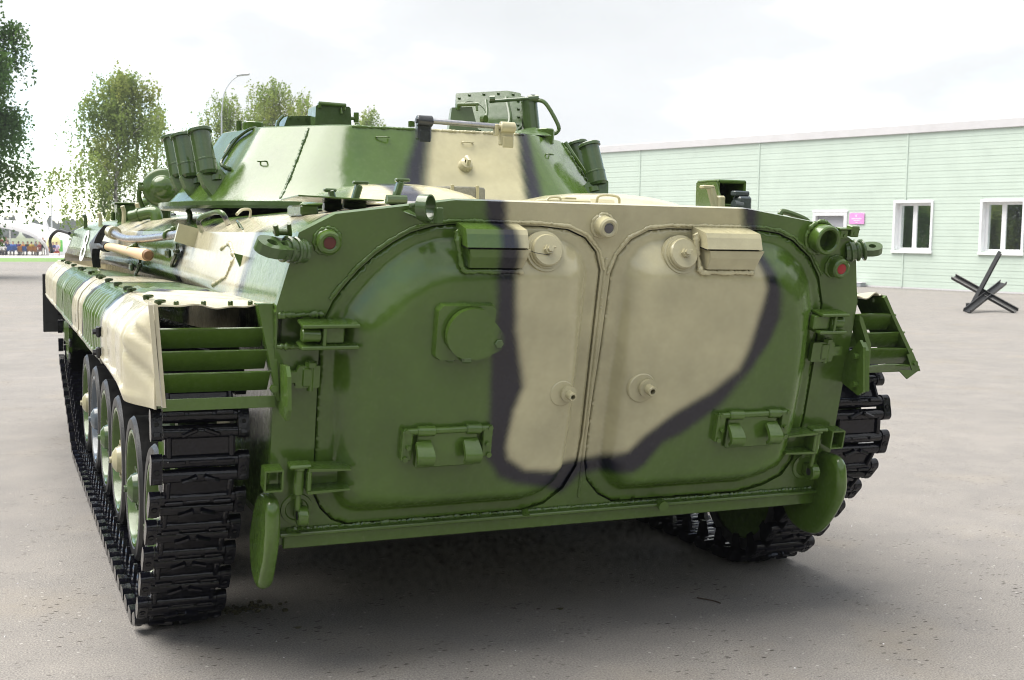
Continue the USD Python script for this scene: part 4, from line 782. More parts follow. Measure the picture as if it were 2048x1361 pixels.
def build_track(xc, yi, zi, ri, phase, label):
    p = track_loop(yi, zi, ri, 5.75, .70, .26); p = np.vstack([p, p[:1]]); L = np.r_[0, np.cumsum(np.linalg.norm(np.diff(p, axis=0), axis=1))]
    N = int(round(L[-1] / .1415)); pitch = L[-1] / N
    at = lambda s: np.array([np.interp(s % L[-1], L, p[:, k]) for k in (0, 1)])
    tk = UsdGeom.Xform.Define(stage, path_for('track', veh)).GetPath().pathString; tag(tk, label)
    def place(m, s, h):
        a, b = at(s - h), at(s + h); t = (b - a) / np.linalg.norm(b - a); c = (a + b) / 2
        f = np.eye(4); f[:3, 0] = (1, 0, 0); f[:3, 1] = (0, *t); f[:3, 2] = np.cross(f[:3, 0], f[:3, 1]); f[:3, 3] = (xc, *c); return xf(m, f)
    # motion runs backwards along the ground, so that x cross t points outwards
    for k in range(N):
        s = (k + phase) * pitch
        m = [place(LINK, s, .05)] + [place(mv(CONN, sx * .133, 0, 0), s + pitch / 2, .03) for sx in (-1, 1)]
        lk = part(tk, 'track_link', cat(m), 'track_steel', 35)
    holes = cat([place(mv(HOLE, sx * .133, 0, 0), (k + .5 + phase) * pitch, .03) for k in range(N) for sx in (-1, 1)])
    part(tk, 'bolt_hole', holes, 'dark_inside'); tag(f'{tk}/bolt_hole', kind='stuff')
build_track(-1.275, .575, .765, .295, .30, 'left track of black steel links'); build_track(1.275, .565, .715, .292, .05, 'right track of black steel links')

def wheel(xc, y, z, s, hubcol, discol, name='road_wheel'):
    """s: -1 left, +1 right. Rubber tyre, dished disc, bolted hub cap."""
    f = frame((xc, y, z), (s, 0, 0), (0, 1, 0)); R = .303
    disc = lathe([(.06, -.075), (.235, -.075), (.249, -.07), (.249, .072), (.244, .078), (.232, .078), (.226, .07), (.215, .02), (.19, -.005), (.12, .01), (.105, .03), (.06, .035)], 48)
    disc.fix_normals(); pth = part(veh, name, xf(disc, f), 'vehicle_paint', 30, paint=discol)
    ty = lathe([(.247, -.08), (.29, -.08), (.303, -.066), (.303, .066), (.29, .08), (.252, .08), (.248, .074)], 56, True); ty.fix_normals(); part(pth, 'tyre', xf(ty, f), 'rubber', 30)
    hub = lathe([(0, .112), (.014, .112), (.016, .102), (.036, .098), (.058, .082), (.068, .056), (.072, .05), (.094, .047), (.096, .03)][::-1], 28); hub.fix_normals()
    bolts = [cyl((.083 * math.cos(a), .083 * math.sin(a), .04), (.083 * math.cos(a), .083 * math.sin(a), .064), .0105, 6) for a in np.arange(10) * .628] + [cyl((0, 0, .1), (0, 0, .112), .009, 6)]
    part(pth, 'hub_cap', xf(cat([hub] + bolts), f), 'vehicle_paint', 30, paint=hubcol, size=.1); return pth
BLUEGREY = V3(.10, .12, .14)
WY = [.95, 1.67, 2.36, 3.03, 3.70, 4.40]
for s in (-1, 1):
    for k, y in enumerate(WY):
        wheel(s * 1.262, y, .352, s, [LGREEN, LGREEN, TAN, LGREEN, BLUEGREY, TAN][k], [LGREEN * 1.35] * 3 [0:1][0] if 0 else (GREEN * 1.1 if k != 4 else BLUEGREY))
        part(veh, 'swing_arm', cat([cyl((s * 1.05, y + .30, .55), (s * 1.14, y + .30, .55), .06, 14), trimesh.convex.convex_hull(np.vstack([cyl((s * 1.12, y + .30, .55), (s * 1.17, y + .30, .55), .055, 10).vertices, cyl((s * 1.12, y, .352), (s * 1.17, y, .352), .04, 10).vertices]))]), 'vehicle_paint', 30, paint=GREEN * .8, size=.2)
def idler(s, y, z):
    f = frame((s * 1.275, y, z), (s, 0, 0), (0, 1, 0))
    m = lathe([(.05, -.07), (.20, -.07), (.245, -.06), (.245, -.035), (.215, -.03), (.215, .03), (.245, .035), (.245, .06), (.225, .066), (.20, .05), (.10, .02), (.05, .03)], 40); m.fix_normals()
    w_ = part(veh, 'idler_wheel', xf(m, f), 'vehicle_paint', 30, paint=GREEN); h = lathe([(0, .085), (.03, .085), (.055, .06), (.06, .02)][::-1], 20); h.fix_normals(); part(w_, 'hub_cap', xf(h, f), 'vehicle_paint', 30, paint=LGREEN)
    f2 = frame((s * 1.275, 5.75, .70), (s, 0, 0), (0, 1, 0)); teeth = []
    for a in np.arange(11) * 2 * math.pi / 11:
        for o in (-.10, .08): teeth.append(xf(cbox(.235, 0, o + .01, .07, .05, .02, .006), trimesh.transformations.rotation_matrix(a, (0, 0, 1))))
    h = lathe([(.0, .12), (.07, .12), (.09, .10), (.21, .10), (.21, .075), (.15, .07), (.15, -.08), (.21, -.085), (.21, -.11), (0, -.11)][::-1], 30); h.fix_normals()
    sp = part(veh, 'drive_sprocket', xf(h, f2), 'vehicle_paint', 30, paint=GREEN); part(sp, 'tooth_ring', xf(cat(teeth), f2), 'black_steel', 25)
idler(-1, .575, .765); idler(1, .565, .715)
part(veh, 'final_drive', cat([cyl((s * 1.0, 5.75, .70), (s * 1.2, 5.75, .70), .2, 20) for s in (-1, 1)]), 'vehicle_paint', 30, paint=GREEN * .8, size=.3)

# ------------------------------------------------------------------ fenders, skirts, rear grilles
rib = lambda y, c, w: np.exp(-((y - c) / w) ** 2)
SK = np.array([(0, -1.412, 1.208), (.10, -1.43, 1.20), (.22, -1.458, 1.178), (.36, -1.49, 1.142), (.46, -1.506, 1.105), (.6, -1.508, 1.06), (.88, -1.505, .972), (.92, -1.513, .962), (1.0, -1.505, .942)])
def skirt_grid(y0, y1, mirror=1, rear=False, seed=0):
    s = np.concatenate([np.linspace(0, .5, 20), np.linspace(.52, 1, 18)]); y = np.linspace(y0, y1, max(40, int((y1 - y0) / .013)))
    Y, S = np.meshgrid(y, s, indexing='ij'); X = np.interp(S, SK[:, 0], SK[:, 1]); Z = np.interp(S, SK[:, 0], SK[:, 2]); d = np.zeros_like(Y)
    env = sstep(S, .12, .24) * (1 - sstep(S, .86, .92))
    if rear:
        for c in (.56, .86): d += -.010 * rib(Y, c + .05 * (1 - S), .05) * env
        tip = 1 - sstep(Y, .12, .27); X = X + (-1.425 - X) * tip * .92
        zz = Z
        for zc in (1.03, 1.115): d += -.013 * rib(zz - .5 * (Y - .19), zc, .012) * (1 - sstep(Y, .26, .33)) * sstep(Y, .12, .15)
        d += -.010 * rib(Y, .31, .02) * env
        Z = Z - .03 * (1 - sstep(Y, .12, .5)) * sstep(S, .5, 1) + .012 * np.sin((Y - .5) * 3) * sstep(S, .8, 1)
    else:
        d += .0055 * np.clip(np.sin((Y - y0) * 2 * math.pi / .105) * 1.6, -1, 1) * env * sstep(Y, y0 + .06, y0 + .14) * (1 - sstep(Y, y1 - .14, y1 - .06))
        d += .008 * (meshkit.noise(np.stack([Y * 4, S * 3, Y * 0 + seed], -1), 3) - .5)
    P = np.stack([(X - d) * 1.0, Y, Z + d * .25], -1)
    if mirror > 0: P[..., 0] *= -1
    g = solid(P.reshape(-1, 3), len(y), len(s), .006); g.fix_normals(); return g
bounds = [.12, 1.06, 2.32, 3.60, 4.85, 5.95]
for s in (-1, 1):
    for k in range(5):
        if s > 0 and k == 0: continue
        m = skirt_grid(bounds[k] + (.003 if k else 0), bounds[k + 1] - .003, s, k == 0, k)
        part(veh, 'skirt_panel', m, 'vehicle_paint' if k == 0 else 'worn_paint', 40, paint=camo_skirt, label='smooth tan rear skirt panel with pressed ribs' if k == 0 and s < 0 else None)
    for y in (.18, .48, .98, 1.12, 1.5, 1.9, 2.26, 2.4, 2.9, 3.5, 3.7, 4.3, 4.8, 5.0, 5.5):
        if s > 0 and y < .5: continue
        bl_ = [cyl((s * 1.41, y, 1.205), (s * 1.414, y, 1.222), .010, 8, b=.003), xf(lathe([(.011, -.0025), (.017, -.0025), (.017, .0025), (.011, .0025)], 12, True), frame((s * 1.405, y, 1.217), (0, .3, 1)))]
        part(veh, 'skirt_bolt', cat(bl_), 'vehicle_paint', 30, paint=GREEN * .45, size=.1)
part(veh, 'skirt_joint', cat([cbox(-1.515, 1.06, z, .016, .035, .04, .005) for z in (1.06, .985)] + [cyl((-1.515, 1.06, z), (-1.535, 1.06, z), .011, 6) for z in (1.06, .985)]), 'black_steel', 30)
def deck(s, y0):
    y = np.concatenate([np.linspace(y0, 1.2, 70), np.linspace(1.25, 6.1, 60)]); u = np.linspace(0, 1, 34); Y, U = np.meshgrid(y, u, indexing='ij')
    xi = wallx(Y, 1.205) - .004; xo = 1.418 if s < 0 else np.where(Y < .7, 1.262 + .14 * sstep(Y, .3, .7), 1.418)
    X = xi + (xo - xi) * U; Z = 1.206 + .0 * U
    rr_ = sum(rib(Y - .55 * (U - .5), c, .022) for c in (.42, .66, .92, 1.18)); Z = Z + .012 * np.clip(rr_, 0, 1) * sstep(U, .12, .2) * (1 - sstep(U, .82, .9))
    wave = .005 * np.sin(U * 9 + 1) + .003 * np.sin(U * 21); near = 1 - sstep(Y, y0, y0 + .25)
    Z = Z + wave * near * (1.0 if s < 0 else 1.8) + .02 * (s > 0) * near; Y = Y + .018 * np.sin(U * 7) * near
    g = solid(np.stack([s * X, Y, Z], -1).reshape(-1, 3), len(y), len(u), .004); g.fix_normals(); return g
for s in (-1, 1):
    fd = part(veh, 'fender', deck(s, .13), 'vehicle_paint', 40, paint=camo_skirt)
    for x in ((1.36, 1.28, 1.20, 1.14) if s < 0 else (1.24, 1.16)): part(fd, 'bolt', cyl((s * x, .17, 1.20), (s * x, .17, 1.219), .008, 8, b=.003), 'vehicle_paint', 30, paint=GREEN * .5, size=.1)
# left grille: four slats between a side frame and the hull bracket
def slat(x0, x1, y, z, depth, drop, bend_=0.0):
    x = np.linspace(x0, x1, 14); u = np.linspace(0, 1, 3); X, U = np.meshgrid(x, u, indexing='ij')
    g = solid(np.stack([X, y + depth * U, z - drop * U + bend_ * np.sin((X - x0) / (x1 - x0) * math.pi) * (1 - U)], -1).reshape(-1, 3), 14, 3, .005); g.fix_normals(); return g
gl = UsdGeom.Xform.Define(stage, path_for('rear_grille', veh)).GetPath().pathString; tag(gl, 'left fender grille of four straight green slats')
for z, xi, xo in ((1.141, -1.108, -1.428), (1.073, -1.096, -1.421), (1.007, -1.088, -1.414), (.930, -1.073, -1.405)):
    part(gl, 'slat', slat(xo, xi, .125, z, .055, .062 if z > .95 else .030), 'vehicle_paint', False, paint=GREEN * 1.05, size=.1)
part(gl, 'lower_lip', cbox(-1.24, .124, .912, .335, .005, .036, .001), 'vehicle_paint', False, paint=GREEN * 1.05, size=.1)
so = [(-1.432, 1.212), (-1.408, .905), (-1.398, .905), (-1.420, 1.212)]
def yz_slab(pts_xz, y0, y1):
    m = trimesh.creation.extrude_polygon(Polygon(pts_xz), y1 - y0, engine='earcut'); v = np.array(m.vertices); m.vertices = np.stack([v[:, 0], y0 + v[:, 2], v[:, 1]], 1); m.fix_normals(); return m
part(gl, 'side_frame', cat([yz_slab(so, .118, .26), yz_slab([(-1.447, 1.21), (-1.425, .912), (-1.412, .912), (-1.434, 1.21)], .112, .124)]), 'vehicle_paint', False, paint=TAN_LIT, size=.1)
part(gl, 'hull_bracket', cat([yz_slab([(-1.131, 1.212), (-1.070, .915), (-1.064, .915), (-1.085, 1.212)], .10, .16), trimesh.convex.convex_hull(np.array([(x, y, z) for x in (-1.064, -1.052) for y, z in ((.0, 1.0), (.02, 1.03), (.12, 1.03), (.12, .88), (.02, .865), (-.005, .9))])), cyl((-1.085, .10, .955), (-1.085, .08, .955), .012, 6)]), 'vehicle_paint', 25, paint=GREEN * 1.1, size=.1)
# right grille: bent, its outer plate raked
gr = UsdGeom.Xform.Define(stage, path_for('rear_grille', veh)).GetPath().pathString; tag(gr, 'right fender grille, bent, with a raked side plate and torn lower edge')
for z, xo, b in ((1.150, 1.315, .004), (1.083, 1.361, -.002), (1.016, 1.403, .006)):
    part(gr, 'slat', slat(1.085, xo, .125, z + .008, .055, .06, b), 'vehicle_paint', False, paint=GREEN * 1.05, size=.1)
part(gr, 'bottom_strip', cat([slat(1.13, 1.438, .122, .955, .03, .02, .012), trimesh.convex.convex_hull(np.array([(x, y, z) for y in (.118, .124) for x, z in ((1.335, .942), (1.36, .925), (1.372, .925), (1.378, .906), (1.40, .935), (1.437, .94))]))]), 'vehicle_paint', False, paint=GREEN * 1.05, size=.1)
part(gr, 'side_plate', cat([yz_slab([(1.262, 1.23), (1.300, 1.165), (1.352, 1.085), (1.40, 1.01), (1.442, .935), (1.432, .935), (1.388, 1.0), (1.34, 1.075), (1.29, 1.155), (1.25, 1.22)], .12, .30), yz_slab([(1.372, 1.0), (1.40, 1.01), (1.441, .937), (1.40, .937)], .117, .122), cyl((1.41, .118, .968), (1.41, .108, .968), .010, 6)]), 'vehicle_paint', False, paint=GREEN * 1.05, size=.1)
part(gr, 'torn_skirt_end', cat([yz_slab([(1.375, 1.12), (1.415, 1.055), (1.482, .955), (1.478, .935), (1.455, .94), (1.40, 1.03)], .19, .20), yz_slab([(1.34, 1.14), (1.375, 1.12), (1.40, 1.03), (1.385, 1.03)], .19, .26)]), 'rust', False)
part(gr, 'skirt_rivet', cat([cyl((1.452, .19, .975), (1.452, .184, .975), .011, 10), cyl((1.438, .19, .995), (1.438, .184, .995), .009, 10)]), 'bare_steel')
part(gr, 'hull_bracket', cat([yz_slab([(1.09, 1.16), (1.105, 1.15), (1.148, 1.05), (1.146, .97), (1.13, .97), (1.13, 1.045), (1.09, 1.14)], .06, .12), trimesh.convex.convex_hull(np.array([(x, y, z) for x in (1.10, 1.115) for y, z in ((.03, 1.03), (.05, 1.06), (.14, 1.0), (.14, .92), (.06, .87), (.02, .88))])), trimesh.convex.convex_hull(np.array([(x, y, z) for x in (1.07, 1.082) for y, z in ((.01, 1.045), (.03, 1.07), (.12, .99), (.12, .90), (.03, .865), (.0, .88))])), cyl((1.07, .04, .905), (1.05, .04, .905), .012, 8), cyl((1.09, .04, 1.01), (1.05, .04, 1.01), .012, 8)]), 'vehicle_paint', 25, paint=GREEN, size=.1)
for s in (-1, 1): part(veh, 'mud_flap', cbox(s * 1.40, 6.2, .88, .24, .02, .44, .004), 'rubber', 20)

# ------------------------------------------------------------------ turret
tu = UsdGeom.Xform.Define(stage, path_for('turret', veh)).GetPath().pathString
AZ = np.radians([-92, -62, -33, 27, 56, 92, 135, 180, 225])
def outline(r, rnd): return rounded(Polygon([(r * k * math.sin(a), -r * k * math.cos(a)) for a, k in zip(AZ, (1.0, 1.0, 1.02, 1.02, 1.0, 1.0, 1.0, .98, 1.0))]), rnd)
def radial(poly, n=200):
    out = []
    for a in np.arange(n) * 2 * math.pi / n:
        i = poly.exterior.intersection(LineString([(0, 0), (3 * math.sin(a), -3 * math.cos(a))])); out.append(np.hypot(i.x, i.y))
    return np.array(out)
nA = 260; ang = np.arange(nA) * 2 * math.pi / nA
rb, rt = radial(outline(1.13, .34), nA), radial(outline(.878, .20), nA); TZ0, TZ1 = 1.565, 1.905
lv = [(0, 0)] + [(u, u) for u in np.linspace(.03, 1, 22)]; rows = []
for u, _ in lv:
    r = rb + (rt - rb) * (u ** .93) + .012 * (1 - u) ** 6; rows.append(np.stack([TC[0] + r * np.sin(ang), TC[1] - r * np.cos(ang), np.full(nA, TZ0 + (TZ1 - TZ0) * u) + .02 * u * np.clip(np.sin(ang), -1, 1) * 0], 1))
for k, dz in ((.985, .006), (.7, .022), (.35, .034), (.02, .038)): rows.append(np.stack([TC[0] + rt * k * np.sin(ang), TC[1] - rt * k * np.cos(ang), np.full(nA, TZ1 + dz)], 1))
tv = np.vstack(rows); nr = len(rows); tf = [(i * nA + j, i * nA + (j + 1) % nA, (i + 1) * nA + (j + 1) % nA, (i + 1) * nA + j) for i in range(nr - 1) for j in range(nA)]
shell = M(tv, tf); part(tu, 'turret_shell', shell, 'vehicle_paint', 25, paint=camo_turret)
part(tu, 'turret_ring', xf(lathe([(0.6, 0), (1.155, 0), (1.165, .012), (1.165, .03), (1.12, .036), (.6, .036)], 90), frame((TC[0], TC[1], 1.533), (0, 0, 1))), 'vehicle_paint', 30, paint=lambda p: np.tile(LGREEN * .9, (len(p), 1)), size=.2)
def on_turret(azd, u, off=0.0):
    a = math.radians(azd) % (2 * math.pi); r = np.interp(a, np.r_[ang, 2 * math.pi], np.r_[rb, rb[0]]); t = np.interp(a, np.r_[ang, 2 * math.pi], np.r_[rt, rt[0]])
    rad = r + (t - r) * u ** .93; d = V3(math.sin(a), -math.cos(a), 0); nrm = d * (TZ1 - TZ0) + V3(0, 0, 1) * (r - t); nrm /= np.linalg.norm(nrm)
    return V3(TC[0], TC[1], TZ0 + (TZ1 - TZ0) * u) + d * rad + nrm * off, nrm
for az, c in ((-43.5, LGREEN), (54, GREEN)):
    part(tu, 'weld_seam', bead([on_turret(az, u, .002)[0] for u in np.linspace(.02, .99, 20)], .0065, int(az) + 90, .8), 'vehicle_paint', True, paint=c, size=.2)
part(tu, 'weld_seam', bead([on_turret(a, .995, .0)[0] for a in np.linspace(-30, 26, 30)], .006, 61, .9), 'vehicle_paint', True, paint=lambda p: camo_turret(p) * 1.1)
def grab(az, u, w, dz=.0):
    o, n_ = on_turret(az, u); a = math.radians(az); t = V3(math.cos(a), math.sin(a), 0); up = np.cross(n_, t)
    pts = [o + t * -w / 2 + up * .012, o + t * -w / 2 + n_ * .016, o + t * w / 2 + n_ * .016, o + t * w / 2 + up * .012]
    part(tu, 'grab_hook', tube(bend(pts, 15), .0035, 6), 'vehicle_paint', True, paint=camo_turret)
for az, u, w in ((-54, .50, .035), (-21, .84, .05), (6, .82, .045), (33, .72, .04), (-19, .12, .05), (38, .15, .03)): grab(az, u, w)
o, n_ = on_turret(3.5, .52); part(tu, 'lifting_lug', cat([xf(lathe([(.012, .005), (.03, .0), (.034, .01), (.028, .035), (.014, .04)], 18, True), frame(o - n_ * .008, n_)), tube(np.array([o + n_ * .02 + V3(0, 0, -.028), o + n_ * .045, o + n_ * .02 + V3(0, 0, .028)]), .012, 8)]), 'vehicle_paint', 40, paint=TAN, size=.1)
def hinge_block(x, y, z, c, nm):
    part(tu, nm, cat([cbox(x, y, z - .025, .062, .04, .07, .006), cyl((x - .034, y - .012, z + .018), (x + .034, y - .012, z + .018), .024, 16, b=.003), cbox(x, y - .022, z - .045, .05, .012, .05, .003), cyl((x - .04, y - .012, z + .018), (x + .04, y - .012, z + .018), .010, 10)]), 'black_steel' if c is None else 'vehicle_paint', 30, paint=c, size=.1 if c is not None else None)
hinge_block(-.165, 1.395, 1.895, V3(.02, .022, .024), 'rear_latch'); hinge_block(.205, 1.365, 1.885, TAN, 'rear_latch')
part(tu, 'stowed_rod', cyl((-.13, 1.385, 1.915), (.175, 1.36, 1.905), .012, 12), 'bare_steel', 30)
part(tu, 'rod_clip', cat([cbox(.155, 1.36, 1.89, .018, .03, .05, .004)]), 'vehicle_paint', 30, paint=TAN, size=.1)
# left sight box with bar handle, low cover beside it, stubs
sb_ = part(tu, 'sight_box', trimesh.convex.convex_hull(np.array([(-.268 + sx * w, 2.57 + sy * .08, z) for sx in (-1, 1) for sy in (-1, 1) for w, z in ((.096, 1.94), (.090, 2.066), (.082, 2.074))])), 'vehicle_paint', 20, paint=LGREEN * .8, size=.2)
part(tu, 'sight_handle', cat([cyl((-.345, 2.485, 2.082), (-.205, 2.485, 2.079), .010, 10), cbox(-.34, 2.49, 2.072, .016, .024, .03, .003), cbox(-.215, 2.49, 2.069, .016, .024, .035, .003), cyl((-.23, 2.482, 2.064), (-.23, 2.47, 2.034), .006, 6)]), 'vehicle_paint', 30, paint=GREEN * .8, size=.1)
part(tu, 'sight_knob', cat([cyl((-.175, 2.52, 2.02), (-.135, 2.52, 2.02), .009, 8), cyl((-.14, 2.52, 2.00), (-.14, 2.52, 2.05), .014, 8), cyl((-.15, 2.50, 1.985), (-.13, 2.50, 1.985), .012, 8)]), 'vehicle_paint', 30, paint=GREEN, size=.1)
part(tu, 'sight_base', cat([cbox(-.27, 2.58, 1.935, .36, .30, .05, .02)]), 'vehicle_paint', 30, paint=LGREEN * .85, size=.2)
part(tu, 'low_cover', trimesh.convex.convex_hull(np.array([(x, y, z) for x, y, z in ((-.50, 2.60, 1.93), (-.50, 2.60, 1.955), (-.475, 2.60, 2.02), (-.34, 2.60, 2.03), (-.34, 2.60, 1.93), (-.50, 2.85, 1.93), (-.48, 2.85, 2.02), (-.34, 2.85, 2.03))])), 'vehicle_paint', 20, paint=LGREEN * .8, size=.2)
for x in (-.46, -.42, -.38): part(tu, 'cover_bolt', cyl((x, 2.60, 2.012), (x, 2.588, 2.012), .007, 6), 'vehicle_paint', 30, paint=GREEN * .5, size=.1)
part(tu, 'cover_lever', tube(bend([(-.50, 2.59, 2.02), (-.53, 2.57, 1.985), (-.535, 2.56, 1.94)], 10), .008, 7), 'vehicle_paint', 30, paint=GREEN * .5, size=.1)
part(tu, 'roof_stub', cyl((-.715, 2.27, 1.89), (-.715, 2.27, 1.952), .047, 26, b=.005), 'vehicle_paint', 30, paint=GREEN, size=.1)
part(tu, 'roof_stub', cyl((.612, 1.84, 1.88), (.612, 1.84, 1.955), .043, 26, b=.005), 'vehicle_paint', 30, paint=GREEN * 1.1, size=.1)
part(tu, 'roof_pin', cat([cyl((-.775, 2.3, 1.9), (-.775, 2.3, 1.955), .012, 10), cyl((-.1, 1.75, 1.92), (-.1, 1.75, 1.945), .016, 8)]), 'vehicle_paint', 30, paint=GREEN * .7, size=.1)
# right: small periscope box and the big bolted hatch cover with its loop handle
pb_ = part(tu, 'periscope_box', trimesh.convex.convex_hull(np.array([(x, y, z) for x, y, z in ((.195, 2.065, 1.925), (.335, 2.01, 1.925), (.213, 2.07, 2.055), (.305, 2.035, 2.06), (.212, 2.15, 1.925), (.365, 2.12, 1.925), (.225, 2.13, 2.055), (.32, 2.10, 2.06))])), 'vehicle_paint', 20, paint=LGREEN * .85, size=.1)
part(tu, 'periscope_handle', cat([cyl((.235, 2.05, 2.068), (.33, 2.012, 2.072), .009, 10), cbox(.24, 2.055, 2.058, .016, .02, .03, .003), cyl((.32, 2.01, 2.065), (.318, 2.0, 2.04), .006, 6), cyl((.35, 2.01, 2.0), (.36, 1.99, 2.0), .02, 10)]), 'vehicle_paint', 30, paint=GREEN * .8, size=.1)
HO, HX, HZ = V3(.305, 2.20, 1.935), V3(1.27, -.41, 0), V3(-.02, .62, .78)
HY = np.cross(HZ, HX); hf = np.eye(4); hf[:3, 0], hf[:3, 1], hf[:3, 2], hf[:3, 3] = HX, HZ / np.linalg.norm(HZ), -HY / np.linalg.norm(HY), HO
hf[:3, 2] = np.cross(hf[:3, 0], hf[:3, 1]); hf[:3, 2] /= np.linalg.norm(hf[:3, 2])
face = rounded(Polygon([(-.005, 0), (.20, 0), (.245, .055), (.285, .285), (.235, .30), (.03, .27)]), .010)
hc = part(tu, 'hatch_cover', cat([xf(trimesh.creation.extrude_polygon(face, .02, engine='earcut'), hf), xf(mv(trimesh.creation.extrude_polygon(Polygon([(0, 0), (.20, 0), (.285, .0), (.30, .28), (.235, .295), (.03, .265)]), .12, engine='earcut'), 0, 0, -.12), hf)]), 'vehicle_paint', 25, paint=LGREEN * .9, size=.1)
edge = [face.exterior.interpolate(t, normalized=True) for t in np.linspace(0, 1, 16, endpoint=False)]
for p in edge: part(tu, 'hatch_bolt', xf(cyl((face.centroid.x + (p.x - face.centroid.x) * .9, face.centroid.y + (p.y - face.centroid.y) * .88, .018), (face.centroid.x + (p.x - face.centroid.x) * .9, face.centroid.y + (p.y - face.centroid.y) * .88, .028), .006, 6), hf), 'vehicle_paint', 30, paint=LGREEN * .8, size=.1)
arc = [(.075 + .05 * math.cos(a), .14 + .075 * math.sin(a), .02) for a in np.linspace(-.3, 5.2, 30)]
part(tu, 'hatch_pressing', xf(cat([tube(arc, .004, 6), tube(bend([(.13, .05, .02), (.185, .055, .02), (.21, .11, .02), (.222, .25, .02)], 20), .008, 7), tube(bend([(.03, .05, .02), (.085, .055, .02), (.125, .13, .02), (.14, .23, .02)], 20), .005, 7)]), hf), 'vehicle_paint', 30, paint=LGREEN * .85, size=.1)
part(tu, 'hatch_bar', cat([cyl((.45, 2.17, 2.108), (.645, 2.11, 2.128), .009, 10), cyl((.45, 2.165, 2.118), (.475, 2.155, 2.12), .018, 10), cyl((.64, 2.115, 2.125), (.69, 2.10, 2.13), .02, 10), cyl((.665, 2.11, 2.115), (.665, 2.11, 2.148), .014, 8)]), 'vehicle_paint', 30, paint=LGREEN * .7, size=.1)
part(tu, 'hatch_post', cyl((.672, 2.12, 1.92), (.655, 2.14, 2.118), .042, 22), 'vehicle_paint', 30, paint=LGREEN * .8, size=.1)
part(tu, 'loop_handle', tube(bend([(.68, 2.10, 2.125), (.715, 2.06, 2.10), (.765, 2.02, 1.995), (.76, 2.02, 1.96), (.73, 2.03, 1.95), (.66, 2.06, 1.955)], 40), .0105, 8), 'vehicle_paint', 40, paint=GREEN * .8, size=.1)
part(tu, 'roof_wedge', trimesh.convex.convex_hull(np.array([(.38, 1.80, 1.915), (.60, 1.74, 1.915), (.38, 2.0, 1.915), (.60, 1.95, 1.915), (.585, 1.9, 1.965), (.57, 1.95, 1.965), (.53, 1.93, 1.955)])), 'vehicle_paint', 20, paint=LGREEN * 1.1, size=.1)
# smoke grenade launchers
def launcher(foot, d, label):
    d = d / np.linalg.norm(d); r = .047; L = .215
    p = lathe([(0, .0), (r * .8, 0), (r, .012), (r, .062), (r * 1.03, .064), (r * 1.03, .070), (r * .98, .072), (r * .98, L - .018), (r * 1.17, L - .016), (r * 1.17, L - .004), (r * 1.10, L), (r * .98, L), (r * .92, L - .01), (0, L - .012)], 28); p.fix_normals()
    b = part(tu, 'smoke_launcher', xf(p, frame(foot, d)), 'vehicle_paint', 30, paint=LGREEN * .75, size=.1, label=label)
    return b
def bracket(b, foot, d, into):
    d = d / np.linalg.norm(d); into = into - d * (into @ d); into /= np.linalg.norm(into); s = np.cross(d, into)
    sh = rounded(Polygon([(-.05, .012), (.062, .02), (.085, -.012), (.06, -.125), (.035, -.145), (.015, -.14), (-.035, -.05)]), .008)
    m = trimesh.creation.extrude_polygon(sh, .03, engine='earcut'); f = np.eye(4); f[:3, 0], f[:3, 1], f[:3, 2], f[:3, 3] = into, d, np.cross(into, d), foot - np.cross(into, d) * .015
    part(tu, 'launcher_bracket', cat([xf(m, f), cyl(foot + into * .03 - d * .006, foot + into * .03 - d * .03, .03, 14)]), 'vehicle_paint', 30, paint=GREEN * .9, size=.1)
for k, (px, py, d) in enumerate(((416, 338, 5.62), (380, 345, 5.86), (360, 345, 6.12))):
    foot = ray_at(px, py + 12, d); ax = V3(-.14, .30, 1.0); b = launcher(foot, ax, ('nearest', 'middle', 'farthest')[k] + ' left smoke tube'); bracket(b, foot, ax, V3(.9, .15, -.25))
for k, (px, py, d) in enumerate(((1197, 358, 5.95), (1172, 352, 6.2))):
    foot = ray_at(px, py + 13, d); ax = V3(-.13, .30, 1.0); b = launcher(foot, ax, ('nearest', 'farthest')[k] + ' right smoke tube'); bracket(b, foot, ax, V3(-.9, .15, -.25))
part(tu, 'launcher_rail', tube(bend([on_turret(57, u, .012)[0] for u in (.98, .8, .55, .4)] + [on_turret(62, .32, .02)[0]], 30), .012, 8), 'vehicle_paint', 40, paint=GREEN * .9, size=.1)
part(tu, 'cable', cat([tube(bend([V3(-.70, 2.2, 1.915)] + [on_turret(a, u, .01)[0] for a, u in ((-66, .98), (-72, .86), (-73, .66), (-72, .5), (-64, .42))], 40), .0075, 7), tube(bend([on_turret(a, u, .01)[0] for a, u in ((-66, .98), (-74, .84), (-74.5, .66))], 24), .006, 7)]), 'vehicle_paint', 40, paint=GREEN * .55, size=.1)
so_ = ray_at(325, 377, 7.2); sd = V3(-.12, -1, .12)
sl = lathe([(0, .0), (.055, .0), (.10, .03), (.112, .06), (.112, .10), (.104, .112), (.085, .118), (.07, .12), (.062, .128), (.058, .14), (.045, .158), (.02, .168), (0, .17)], 32); sl.fix_normals()
sp_ = part(tu, 'searchlight', xf(sl, frame(so_ - sd * .08, sd)), 'vehicle_paint', 40, paint=GREEN * .75, size=.1)
part(tu, 'searchlight_yoke', cat([tube(bend([so_ + V3(-.12, 0, .03), so_ + V3(-.125, .02, -.06), so_ + V3(-.09, .02, -.15)], 10), .014, 8), cyl(so_ + V3(-.13, 0, -.0), so_ + V3(-.09, 0, 0), .02, 10), cyl(so_ + V3(.02, .03, -.1), so_ + V3(.02, .03, -.18), .03, 10)]), 'vehicle_paint', 30, paint=GREEN * .7, size=.1)

